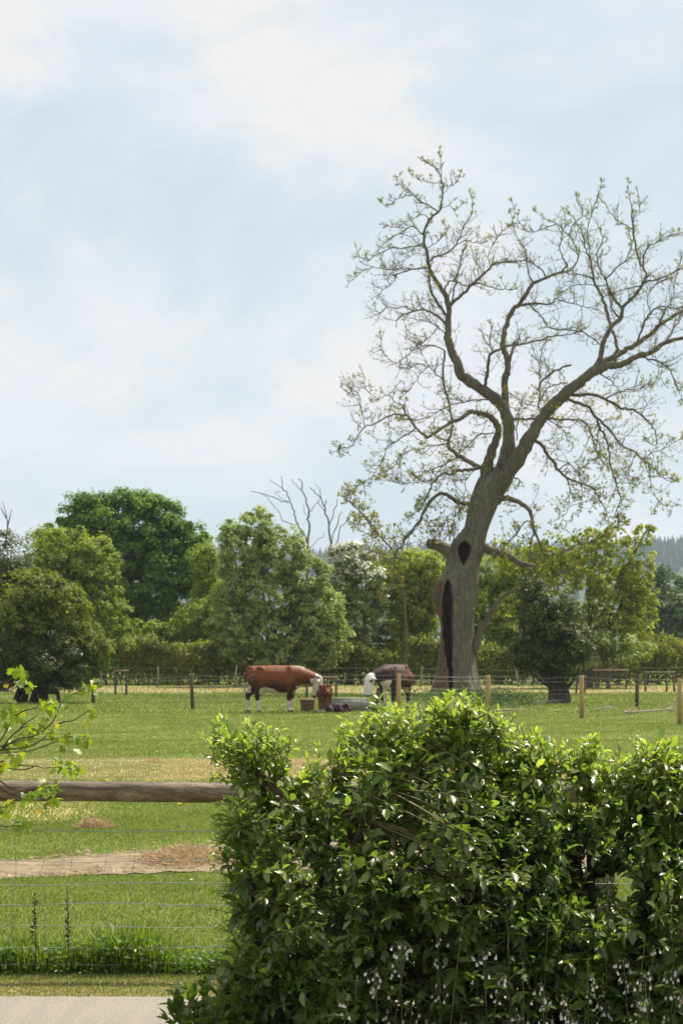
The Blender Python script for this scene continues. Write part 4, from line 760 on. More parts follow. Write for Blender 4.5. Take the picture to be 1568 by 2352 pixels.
def cattle(name, loc, heading, label, cat, colf, neck, neckr, head, headr, legs, scale=1.0, body=None, tail=None, udder=False, horns=False, vox=0.017, eye=True):
    ac = Acc()
    body = body or [(-0.80, 1.10, .09, .10), (-0.75, 1.08, .20, .20), (-.64, 1.06, .26, .27), (-.45, 1.02, .28, .31), (-.2, .95, .345, .395), (.08, .92, .36, .425), (.32, .925, .33, .415), (.5, .95, .28, .385), (.66, .97, .22, .32), (.78, .97, .13, .2)]
    loft(ac, body)
    blob_capsule(ac, neck, neckr, 16); blob_capsule(ac, head, headr, 14)
    for pts, r in legs: blob_capsule(ac, pts, r, 12)
    if tail: blob_capsule(ac, tail[0], tail[1], 8)
    if udder: blob_capsule(ac, [(-.45, 0, .62), (-.3, 0, .64)], [.15, .12], 12)
    if body[0][1] > 0.8:
        for s_ in (-1, 1):   # hip bones
            blob_capsule(ac, [(-.47, .19 * s_, 1.27), (-.38, .22 * s_, 1.25)], [.06, .055], 8); blob_capsule(ac, [(.42, .14 * s_, 1.24), (.5, .21 * s_, .98)], [.10, .12], 10); blob_capsule(ac, [(-.74, .09 * s_, 1.27), (-.66, .1 * s_, 1.25)], [.06, .06], 8)
    h = np.asarray(head, float); poll = h[0]; up_ = norm(h[0] - h[1]); fw = norm(h[-1] - h[0]); sd = norm(np.cross(fw, (0, 0, 1.0) if abs(fw[2]) < .9 else (1.0, 0, 0)))
    if abs(fw[2]) > .6: sd = norm(np.cross(fw, norm(np.asarray(neck[-1], float) - np.asarray(neck[0], float))))
    for s_ in (-1, 1):
        e0 = poll + fw * .04 + sd * s_ * headr[0] * .7; e1 = e0 + sd * s_ * .2 + np.array((0, 0, -.04)); blob_capsule(ac, [e0, (e0 + e1) / 2, e1], [.03, .06, .025], 8)
    V = np.vstack(ac.V) * scale; Fq = np.vstack(ac.F)
    me = bpy.data.meshes.new(name); me.from_pydata(V.tolist(), [], [list(dict.fromkeys(f)) for f in Fq.tolist()]); 
    tmp = bpy.data.objects.new('tmp', me); COL.objects.link(tmp)
    mo = tmp.modifiers.new('r', 'REMESH'); mo.mode = 'VOXEL'; mo.voxel_size = vox; mo.use_smooth_shade = True
    ms = tmp.modifiers.new('s', 'SMOOTH'); ms.iterations = 5; ms.factor = 0.6
    dg = bpy.context.evaluated_depsgraph_get(); dg.update(); em = bpy.data.meshes.new_from_object(tmp.evaluated_get(dg))
    bpy.data.objects.remove(tmp); em.name = name
    nv = len(em.vertices); co = np.empty(nv * 3, np.float32); em.vertices.foreach_get('co', co); co = co.reshape(-1, 3).astype(float) / scale
    c = colf(co); a = em.attributes.new('tint', 'FLOAT_COLOR', 'POINT'); c4 = np.ones((nv, 4), np.float32); c4[:, :3] = c; a.data.foreach_set('color', c4.ravel())
    em.materials.clear(); em.materials.append(M['hide']); em.polygons.foreach_set('use_smooth', np.ones(len(em.polygons), bool))
    o = bpy.data.objects.new(name, em); COL.objects.link(o); o.location = tuple(loc); o.rotation_euler = (0, 0, heading); tag(o, label, cat)
    ex = Acc()
    if horns:
        for s_ in (-1, 1):
            e0 = poll + sd * s_ * headr[0] * .55; hh_ = [e0, e0 + sd * s_ * .12 + up_ * .04, e0 + sd * s_ * .17 + up_ * .16]; ex2 = Acc(); ex2.tube(spline(hh_, 3), np.linspace(.028, .006, 7), 8); q = ex2.build('horn', plain('horn', (.12, .1, .08), .5), None); q.parent = o
    return o
RED = np.array((0.175, 0.05, 0.016)); WHITE = np.array((0.62, 0.57, 0.5)); DARK = np.array((0.035, 0.018, 0.014)); PINK = np.array((0.10, 0.075, 0.07))
def mixw(base, w, col):
    w = np.clip(w, 0, 1)[:, None]; return base * (1 - w) + col * w
def col_red(c):
    x, y, z = c.T; nz = 0.06 * vnoise(c * 3, 3); base = np.tile(RED, (len(c), 1)); base = mixw(base, 0.9 * vnoise(c * 2.2, 7) + (1.03 - z) * 2.8, np.array((0.035, 0.014, 0.010)))  # patchy red coat; the darkening towards the underside is shade put into the colour
    w = np.zeros(len(c))
    belly = (z + nz < 0.62 + 0.12 * np.clip(-x * 2, -.3, 1)) & (x < 0.35) & (x > -0.45) & (np.abs(y) < .33) & (z > .5)
    w[belly] = 1; w[(z + nz < 0.36)] = 1; w[(x > 0.6) & (x < 1.0) & (z + nz < 0.76) & (z > .4)] = 0.85; w[(x > .5) & (z < .8) & (z > .5) & (np.abs(y) < .08)] = .9
    w[(x > 1.02) & (z + nz < 0.95)] = 1; w[(x > 1.17) & (z + nz * .5 < 1.12) & (np.abs(y) < .12)] = 1; w[(x > .55) & (x < .85) & (z > 1.24) & (np.abs(y) < .09)] = .8
    w[(x < -.86) & (z < .6)] = 1; w[(x < -.70) & (z < 0.86 + nz) & (np.abs(y) < .2) & (z > .55)] = .7
    out_ = mixw(base, w, WHITE); out_[(x > 1.0) & (z < .47)] = PINK; out_[(z < .055)] = PINK * .8; return out_
S1, S2 = 1, -1
def leg(pts, r): return (pts, r)
legs1 = [leg([(-.62, .14, .92), (-.60, .15, .72), (-.80, .14, .45), (-.80, .14, .12), (-.79, .14, .045)], [.235, .19, .072, .046, .06]),
         leg([(-.58, -.16, .92), (-.42, -.17, .72), (-.52, -.16, .45), (-.47, -.16, .12), (-.45, -.16, .045)], [.235, .19, .072, .046, .06]),
         leg([(.46, .14, .88), (.47, .15, .64), (.46, .14, .38), (.46, .14, .12), (.48, .14, .045)], [.20, .125, .068, .045, .06]),
         leg([(.44, -.15, .88), (.42, -.16, .64), (.40, -.15, .38), (.39, -.15, .12), (.41, -.15, .045)], [.20, .125, .068, .045, .06])]
cl = G(632, 1635)
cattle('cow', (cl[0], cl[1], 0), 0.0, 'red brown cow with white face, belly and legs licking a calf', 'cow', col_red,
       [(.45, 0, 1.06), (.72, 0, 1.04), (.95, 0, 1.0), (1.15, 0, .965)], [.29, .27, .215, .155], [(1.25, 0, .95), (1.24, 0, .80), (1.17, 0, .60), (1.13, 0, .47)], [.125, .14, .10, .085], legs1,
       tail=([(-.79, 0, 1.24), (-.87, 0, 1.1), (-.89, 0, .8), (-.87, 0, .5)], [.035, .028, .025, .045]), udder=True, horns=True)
def col_dark(c):
    x, y, z = c.T; nz = 0.06 * vnoise(c * 3, 13); base = np.tile(DARK, (len(c), 1)); base = mixw(base, np.clip((0.25 - x) * 1.3, 0, 1) * (z > .75), np.array((0.12, 0.04, 0.024)))
    w = np.zeros(len(c)); w[(x > 1.04) | ((x > .98) & (z < .85))] = 1; w[(x > .66) & (x < 1.0) & (z < .84 + nz)] = 1; w[(x > .42) & (z < .74 + nz) & (np.abs(y) < .12)] = 1; w[(z < .2 + nz)] = .8; w[(z < .6 + nz) & (z > .5) & (np.abs(y) < .25) & (x < .3)] = .8
    out_ = mixw(base, w, np.array((.66, .63, .58))); out_[(x > .95) & (z < .45)] = PINK * .9; e_ = np.minimum(np.linalg.norm(c - (1.19, -.47, .86), axis=1), np.linalg.norm(c - (1.23, -.22, .86), axis=1)) < .055; out_[e_] = PINK * .5; out_[z < .055] = PINK; return out_
legs2 = [leg([(-.62, .15, .92), (-.52, .16, .72), (-.72, .15, .45), (-.70, .15, .12), (-.68, .15, .045)], [.235, .19, .072, .046, .06]),
         leg([(-.6, -.16, .92), (-.5, -.17, .72), (-.66, -.16, .45), (-.62, -.16, .12), (-.6, -.16, .045)], [.235, .19, .072, .046, .06]),
         leg([(.45, .16, .88), (.46, .17, .64), (.46, .16, .38), (.46, .16, .12), (.48, .16, .045)], [.20, .125, .068, .045, .06]),
         leg([(.45, -.16, .88), (.48, -.17, .64), (.5, -.16, .38), (.49, -.16, .12), (.51, -.16, .045)], [.20, .125, .068, .045, .06])]
cl = P(905, 1460, 76.0)
cattle('cow', (cl[0], cl[1], 0), math.radians(180 + 66), 'dark brown cow with a white face facing the camera over the trough', 'cow', col_dark,
       [(.45, 0, 1.08), (.68, -.10, 1.06), (.85, -.22, 1.02), (.98, -.30, .98)], [.28, .23, .18, .14], [(1.05, -.33, .95), (1.12, -.34, .82), (1.19, -.35, .60), (1.21, -.35, .47)], [.145, .16, .12, .10], legs2,
       tail=([(-.79, 0, 1.24), (-.87, 0, 1.1), (-.89, 0, .8), (-.87, 0, .5)], [.035, .028, .025, .045]))
def col_calf(c):
    x, y, z = c.T; nz = 0.05 * vnoise(c * 3, 23); base = np.tile(RED * 0.7, (len(c), 1)); w = ((x > 1.0) | (z < .14)).astype(float)
    return mixw(base, w, WHITE)
cl = G(746, 1636)
legs3 = [leg(p_, [r_ * k_ for r_, k_ in zip(rr_, (.8, .72, .95, 1, 1))]) for p_, rr_ in legs2]
cattle('calf', (cl[0], cl[1] + .1, 0), math.radians(82), 'small red brown calf standing under the cow with its rump to the camera', 'calf', col_calf,
       [(.45, 0, 1.06), (.7, .05, 1.08), (.9, .1, 1.02)], [.24, .17, .13], [(1.0, .12, 1.0), (1.1, .14, .86), (1.18, .15, .7)], [.12, .12, .085], legs3, scale=0.60, vox=0.013,
       body=[(-0.78, 1.10, .09, .10), (-0.72, 1.06, .19, .19), (-.6, 1.04, .23, .24), (-.4, 1.02, .235, .26), (-.1, 1.0, .26, .28), (.2, 1.0, .25, .28), (.45, 1.02, .22, .26), (.62, 1.04, .14, .18)],
       tail=([(-.77, 0, 1.24), (-.84, 0, 1.1), (-.84, 0, .8), (-.82, 0, .6)], [.04, .03, .028, .045]))
def col_lying(c):
    x, y, z = c.T; base = np.tile(np.array((0.05, 0.022, 0.017)), (len(c), 1)); return mixw(base, ((x > .62) & (z < .16)).astype(float), PINK * 2)
cl = G(774, 1637)
cattle('calf', (cl[0], cl[1], 0), math.radians(-12), 'dark brown calf lying curled on the grass before the trough', 'calf', col_lying,
       [(.16, 0, .17), (.28, 0, .2)], [.085, .065], [(.31, 0, .21), (.34, -.04, .15), (.36, -.08, .09)], [.06, .06, .045],
       [leg([(-.2, -.1, .13), (-.08, -.2, .06), (-.2, -.24, .035)], [.085, .045, .025]), leg([(.1, -.08, .12), (.2, -.16, .05), (.08, -.2, .03)], [.07, .035, .022]), leg([(.1, .08, .12), (.26, .12, .04)], [.06, .03]), leg([(-.2, .08, .12), (-.05, .17, .05)], [.08, .035])],
       body=[(-.33, .10, .04, .05), (-.3, .12, .09, .10), (-.2, .135, .13, .13), (-.05, .14, .14, .14), (.1, .14, .125, .13), (.2, .14, .08, .09)], vox=0.01)
# trough
a0, a1 = G(733, 1633), G(846, 1633); hw = (a1[0] - a0[0]) / 2; tr = thing('water_trough', ((a0[0] + a1[0]) / 2, 74.2, 0), 'long grey metal water trough standing between the two cows', 'trough')
ac = Acc(); c = np.array(tr.location); hb = 0.18; 
for sx_, sy_, wx, wy in ((0, -1, hw, .012), (0, 1, hw, .012), (-1, 0, .012, .24), (1, 0, .012, .24)): ac.box(c + (sx_ * (hw - .012) * (1 if sx_ else 0), sy_ * .25, hb), (wx if not sx_ else .012, wy, hb))
ac.box(c + (0, 0, .02), (hw - .03, .23, .015)); ac.build('tank', M['galv'], tr, smooth=False)
ac = Acc(); ac.tube([c + (-hw - .01, -.265, .355), c + (hw + .01, -.265, .355)], .018, 8); ac.tube([c + (-hw - .01, .265, .355), c + (hw + .01, .265, .355)], .018, 8); ac.tube([c + (-hw, -.265, .355), c + (-hw, .265, .355)], .018, 8); ac.tube([c + (hw, -.265, .355), c + (hw, .265, .355)], .018, 8)
for k in range(4): ac.box(c + (-hw + hw * 2 * (k + .5) / 4, -.268, .17), (.012, .006, .15))
ac.build('rim', M['galv'], tr, smooth=False)
ac = Acc(); ac.box(c + (0, 0, .29), (hw - .03, .23, .004)); ac.build('water_surface', M['water'], tr, smooth=False)

g_ = P(706, 1460, 74.0); g_[2] = 0; ac = Acc(); ac.tube([g_ + (0, 0, .0), g_ + (0, 0, .02), g_ + (0, 0, .2), g_ + (0, 0, .34), g_ + (0, 0, .345)], [.18, .19, .205, .22, .19], 20)
tb_ = thing('feed_tub', g_, 'squat brown tub on the grass under the face of the red brown cow', 'tub'); ac.build('tub', plain('brown tub', (.14, .075, .045), .7), tb_)
ac = Acc(); ac.tube([g_ + np.array((.222 * math.cos(q), .222 * math.sin(q), .335)) for q in np.linspace(0, 2 * PI, 21)], .012, 6, cap=False); ac.build('rim', plain('tub rim', (.2, .12, .08), .7), tb_)

# ------------------------------------------------------------------ far fence with posts
def post(ac, x, y, z0, z1, r, tilt=0.0):
    q = np.array([(x, y, z0), (x + tilt * .5, y, (z0 + z1) / 2), (x + tilt, y, z1 - .01), (x + tilt, y, z1)]); ac.tube(q, [r * 1.04, r, r * .97, r * .85], 12)
def postpx(px, ytop, ybase, r): g_ = G(px, ybase); return g_, P(px, ytop, g_[1])[2]
fence = thing('wire_fence', (P(800, 1460, 71)[0], 71, 0), 'long stock wire fence on mixed posts running past the cattle', 'fence')
FP = [(-30, 1562, 1606, 'oldpost'), (215, 1560, 1613, 'oldpost'), (443, 1550, 1627, 'oldpost'), (915, 1547, 1641, 'newpost'), (1120, 1551, 1638, 'newpost'), (1335, 1552, 1647, 'newpost'), (1560, 1558, 1662, 'newpost'), (1800, 1560, 1675, 'newpost')]
FPx = []
for px, yt, yb, mt in FP:
    g_, zt_ = postpx(px, yt, yb, 0); ac = Acc(); post(ac, g_[0], g_[1], -.05, zt_, .062 if mt == 'newpost' else .055, .0 if mt == 'newpost' else .03 * R.normal())
    ac.build('post', M[mt], fence); FPx.append((g_[0], g_[1], zt_))
ac = Acc()
for (x0, y0, z0), (x1, y1, z1) in zip(FPx[:-1], FPx[1:]):
    L_ = math.hypot(x1 - x0, y1 - y0); nseg = max(3, int(L_ / 1.2)); t_ = np.linspace(0, 1, nseg + 1); zz = (z0 + (z1 - z0) * t_)
    for h_ in (1.16, 1.03, .80, .66, .52, .40, .29, .19, .10):
        sag = -.02 * np.sin(t_ * PI) * (1 + R.rand()); ac.tube(np.stack([x0 + (x1 - x0) * t_, y0 + (y1 - y0) * t_ - .06, h_ * zz / 1.2 + sag], -1), .0034 if h_ > .9 else .0021, 4, cap=False)
    for k in range(1, int(L_ / .3)):
        u_ = k / int(L_ / .3); xx, yy_ = x0 + (x1 - x0) * u_, y0 + (y1 - y0) * u_ - .06; zz_ = (z0 + (z1 - z0) * u_) / 1.2
        ac.tube([(xx, yy_, .1 * zz_), (xx + .01 * R.normal(), yy_, .45 * zz_), (xx, yy_, .8 * zz_)], .0012, 3, cap=False)
ac.build('netting', M['wire'], fence)
of = thing('old_fence', (P(700, 1460, 108)[0], 108, 0), 'old low post and wire fence in front of the field hedge', 'fence')
prev = None; wa = Acc()
for px in (235, 363, 540, 700, 965, 1190, 1400, 1600):
    p_ = P(px, 1460, 108 + R.uniform(-.3, .3)); ac = Acc(); hh_ = R.uniform(.75, .95); post(ac, p_[0], p_[1], -.05, hh_, .038, .05 * R.normal()); ac.build('post', M['greyboard'], of)
    if prev is not None:
        for f_ in (.9, .6, .35): wa.tube([(prev[0], prev[1], prev[2] * f_), (p_[0], p_[1], hh_ * f_)], .0028, 4, cap=False)
    prev = (p_[0], p_[1], hh_)
wa.build('wires', M['wire'], of)
for px, yt, yb, lb in ((866, 1580, 1617, 'short dark post in the grass left of the dark cow'), (1461, 1549, 1623, 'dark leaning post alone between two yellow posts at right')):
    g_, zt_ = postpx(px, yt, yb, 0); ac = Acc(); post(ac, g_[0], g_[1], -.05, zt_, .06, .03)
    tag(ac.build('fence_post', M['oldpost']), lb, 'post')
# rail pens guarding young trees
def pen(label, px0, px1, ytop, ybase, depth, rails=1, posts=None):
    g0, g1 = G(px0, ybase), G(px1, ybase); Y = g0[1]; zt_ = P(px0, ytop, Y)[2]
    root = thing('tree_guard', ((g0[0] + g1[0]) / 2, Y + depth / 2, 0), label, 'pen', 'rail pens in the paddock')
    xs_ = [P(q, 1460, Y)[0] for q in (posts or (px0 + 4, px1 - 4))]
    for yy in (Y,):
        for x_ in xs_:
            ac = Acc(); post(ac, x_, yy, -.05, zt_, .04, .02 * R.normal()); ac.build('post', M['oldpost'], root)
        ac = Acc(); ac.box(((g0[0] + g1[0]) / 2, yy - .02, zt_ + .04), ((g1[0] - g0[0]) / 2 + .02, .04, .028)); ac.build('rail', M['greyboard'], root, smooth=False)
pen('small pale topped rail pen at the left before the hedge', 262, 295, 1543, 1597, 1.0)
pen('rail pen with a pale top board behind the brown calf', 700, 775, 1558, 1603, 1.4)
pen('rail pen with a rough top rail right of the dark holly', 1361, 1440, 1541, 1585, 2.0, posts=(1366, 1397, 1436))
pen('rightmost rail pen with a pale board end', 1478, 1549, 1546, 1590, 2.0, posts=(1480, 1529, 1546))
pen('little board on posts close behind the yellow post', 1318, 1345, 1556, 1592, .8)
for i_, (px, py, l_, az, lb) in enumerate(((1262, 1617, .9, .4, 'fallen pale stick beside the holly trunk'), (1165, 1638, 1.0, .2, 'pale stick lying below the old tree'), (1445, 1640, .8, 1.1, 'pale stick leaning in grass by the dark post'), (1500, 1640, 1.6, .3, 'longest fallen branch in the grass at right'), (1540, 1632, 1.0, 1.3, 'fallen stick beside the rightmost yellow post'), (1390, 1633, .7, .6, 'small stick between the yellow post and dark post'))):
    g_ = G(px, py); ac = Acc(); d_ = np.array((math.cos(az), math.sin(az) * .3, .12 + .5 * (az > 1)))
    ac.tube(spline([g_ - d_ * l_ / 2 * (1, 1, 0) + (0, 0, .04), g_ + (0, 0, .10), g_ + d_ * l_ / 2 + (0, 0, .05)], 4), np.linspace(.03, .01, 9), 6)
    for _ in range(4): s0 = g_ + d_ * l_ * R.uniform(-.2, .4) * (1, 1, .3) + (0, 0, .08); ac.tube(spline([s0, s0 + rdir()[0] * .12 + (0, 0, .05), s0 + rdir()[0] * .25 + (0, 0, .1)], 2), np.linspace(.012, .005, 5), 4)
    tag(ac.build('fallen_branch', M['straw']), lb, 'stick', 'sticks fallen in the grass')
# nettle patch below the old tree and clumps of rough weeds
ac = Acc(); n = 9000; px_ = 1085 + 62 * R.normal(size=n).clip(-2.2, 2.6); yb_ = 1606 + 11 * np.abs(R.normal(size=n)).clip(0, 3); Yw = np.array([GY(q) for q in yb_]); xw = (px_ - 784) / F * Yw
C = np.stack([xw, Yw, 0.05 + .38 * R.rand(n) * np.clip(.6 + .6 * vnoise(np.stack([xw, Yw * .5, xw * 0], -1), 6), .1, 1)], -1)
ac.leaves(C, norm(rdir(n) + (0, 0, 1)), rdir(n) * (1, 1, .4), .07 + .05 * R.rand(n), .02, 'far', R.rand(n)); tag(ac.build('weeds', M['nettle'], smooth=False), 'dark rough weeds growing around the foot of the old tree', 'weeds', kind='stuff')

# ------------------------------------------------------------------ near rail fence with netting
YF = 16.6
rf = thing('rail_fence', (P(560, 1460, YF)[0], YF, 0), 'weathered round rail fence with stock netting along the road', 'fence')
xs = np.linspace(-6.2, 5.2, 60); zc = P(0, 1815.5, YF)[2]
ac = Acc(); zz = zc + .004 * np.sin(xs * 2.1) + np.interp(xs, [xs[0], xs[-1]], [0.0, -.02]); ac.tube(np.stack([xs, 0 * xs + YF, zz], -1), .0655 * (1 + .018 * np.sin(xs * 5) + .012 * R.normal(size=60)), 28); ac.build('rail', M['rail'], rf)
for px in (-1300, -640, -120, 1389, 2200):
    x_ = P(px, 1460, YF)[0]; ac = Acc(); post(ac, x_, YF + .12, -.05, zc + .04, .07); ac.build('post', M['oldpost'], rf)
rowsy = [1909.5, 1977, 2030, 2078, 2128, 2176, 2216]; ac = Acc(); x0, x1 = -6.1, 5.1; YN = YF - .09; t_ = np.linspace(0, 1, 160)
def wz(r_, x): return P(0, rowsy[r_], YN)[2] + .006 * math.sin(x * 2.2 + r_ * 1.7) + .004 * math.sin(x * 5.1 + r_)
for r_ in range(7):
    xx = x0 + (x1 - x0) * t_; ac.tube(np.stack([xx, YN + .006 * np.sin(xx * 9 + r_), [wz(r_, q) for q in xx]], -1), .0023 if r_ else .0027, 5, cap=False)
k = 0; xk = P(-28, 1460, YN)[0] - .192 * 20
while xk < x1:
    xo = xk
    for r_ in range(6):
        xn = xo + R.normal() * .012 + (-.012 if r_ == 1 else 0); z0_, z1_ = wz(r_, xo), wz(r_ + 1, xn)
        ac.tube([(xo, YN, z0_), ((xo + xn) / 2 + R.normal() * .006, YN + .004, (z0_ + z1_) / 2), (xn, YN, z1_)], .0014, 4, cap=False)
        ac.tube([(xo - .005, YN - .002, z0_), (xo + .006, YN - .002, z0_)], .0042, 5); xo = xn
    xk += .192
ac.build('netting', M['wire'], rf)
# dead dock stems in front of the netting
for px, yt, yb, lb in ((157, 2036, 2205, 'taller brown dead weed stem standing by the netting'), (82, 2052, 2190, 'shorter brown dead weed stem at the left by the netting')):
    Y = 16.45; ac = Acc(); p0 = P(px, yb, Y); p1 = P(px - 3, yt, Y); p0[2] = 0; ac.tube(spline([p0, (p0 + p1) / 2 + (.006, 0, 0), p1], 5), np.linspace(.004, .0022, 11), 6)
    for k in range(26):
        q = p0 + (p1 - p0) * R.uniform(.35, 1); ac.tube([q, q + rdir()[0] * np.array((.018, .018, .008)) + (0, 0, .008)], [.003, .0045], 4)
    lv = Acc(); n = 26; C = p0 + (p1 - p0) * R.uniform(.05, .95, n)[:, None]; ac2 = thing('weed_stem', p0, lb, 'weed', 'dead weed stems'); ac.build('stem', M['shrubbark'], ac2)
    lv.leaves(C, norm(rdir(n) + (0, 0, 1)), rdir(n) * (1, 1, .4), .035, .009, 'leaf', R.rand(n)); lv.build('leaves', M['nettle'], ac2)
# hay
def hay(label, px, py, wpx, hpx, n, dep):
    g_ = G(px, py); s = ppm(g_[1]); w_, h_ = wpx / 2 / s, hpx / s; root = thing('hay_heap', g_, label, 'hay', 'heaps of old hay')
    a_ = R.rand(n) * 2 * PI; rr = np.sqrt(R.rand(n)); x_ = np.cos(a_) * rr; y_ = np.sin(a_) * rr; z_ = h_ * (1 - rr ** 1.6) * (.75 + .35 * vnoise(np.stack([x_ * 3, y_ * 3, x_ * 0], -1), 7))
    C = np.stack([g_[0] + x_ * w_, g_[1] + y_ * dep, np.maximum(z_, .004)], -1); ac = Acc(); T = rdir(n) * (1, 1, .35); ac.leaves(C, norm(rdir(n) + (0, 0, .6)), T, .06 + .08 * R.rand(n), .0035, 'far', R.rand(n)); ac.build('strands', M['hay'], root, smooth=False)
    X_, T_ = np.meshgrid(np.linspace(0, 2 * PI, 33)[:-1], np.linspace(0, 1, 9)); zz = h_ * .8 * (1 - T_ ** 1.6) * (.8 + .3 * vnoise(np.stack([np.cos(X_) * T_ * 3, np.sin(X_) * T_ * 3, 0 * X_], -1), 7)); V = np.stack([g_[0] + np.cos(X_) * T_ * w_ * .95, g_[1] + np.sin(X_) * T_ * dep * .95, np.maximum(zz, .0) + .002], -1).reshape(-1, 3)
    i = np.arange(8)[:, None] * 32; j = np.arange(32)[None]; j2 = (j + 1) % 32; npmesh('mound', V, np.stack([i + j, i + 32 + j, i + 32 + j2, i + j2], -1).reshape(-1, 4), M['hay'], root, v=np.full(len(V), .25) + .3 * R.rand(len(V)), smooth=True)
hay('small heap of dry hay on the grass below the round rail', 216, 1902, 78, 20, 2500, .28)
hay('wide flattened spread of old hay on the bare earth', 440, 1978, 250, 30, 9000, .75)
hay('flat scrap of hay lying in the pasture above the round rail', 356, 1749, 22, 5, 200, .1)

# ------------------------------------------------------------------ near shrub hedge at the right
TOP = np.array([(455, 1760), (470, 1700), (499, 1662), (540, 1690), (575, 1652), (639, 1674), (679, 1706), (705, 1750), (743, 1712), (791, 1668), (831, 1646), (899, 1620), (950, 1640), (1015, 1622), (1075, 1600), (1110, 1622), (1150, 1650), (1190, 1668), (1240, 1704), (1300, 1722), (1350, 1684), (1375, 1706), (1400, 1745), (1440, 1752), (1480, 1706), (1530, 1704), (1568, 1712), (1650, 1700), (2100, 1710)], float)
LEFT = np.array([(1640, 480), (1700, 478), (1750, 492), (1800, 500), (1850, 512), (1900, 505), (1950, 508), (2000, 514), (2100, 512), (2200, 530), (2245, 536), (2270, 500), (2300, 440), (2352, 385), (2700, 420)], float)
def inside(px, py): return (py > np.interp(px, TOP[:, 0], TOP[:, 1]) + 6 + 48 * abs(math.sin(px * .043) * math.sin(px * .017 + 1))) & (px > np.interp(py, LEFT[:, 0], LEFT[:, 1]) + 30 * abs(math.sin(py * .031) * math.sin(py * .012 + 2)))
YB = 11.6
GAPS = [(870, 1915, 62, 50), (775, 1930, 38, 40), (1400, 2025, 55, 75), (715, 1755, 40, 34), (900, 1840, 60, 30), (610, 1780, 40, 30), (1120, 1775, 55, 30), (1340, 1810, 60, 34), (1000, 1760, 30, 25), (1250, 2050, 26, 50), (690, 1990, 30, 28), (650, 1760, 45, 30), (780, 1790, 50, 26), (545, 1815, 30, 16), (620, 1830, 50, 18), (720, 1840, 50, 22), (680, 1905, 40, 30), (570, 1930, 22, 30), (960, 1930, 30, 40), (830, 1960, 30, 30), (1420, 1800, 40, 40), (1330, 1980, 25, 40), (600, 2060, 20, 30), (760, 2030, 24, 24), (1460, 1800, 40, 35), (1060, 2010, 35, 25)]
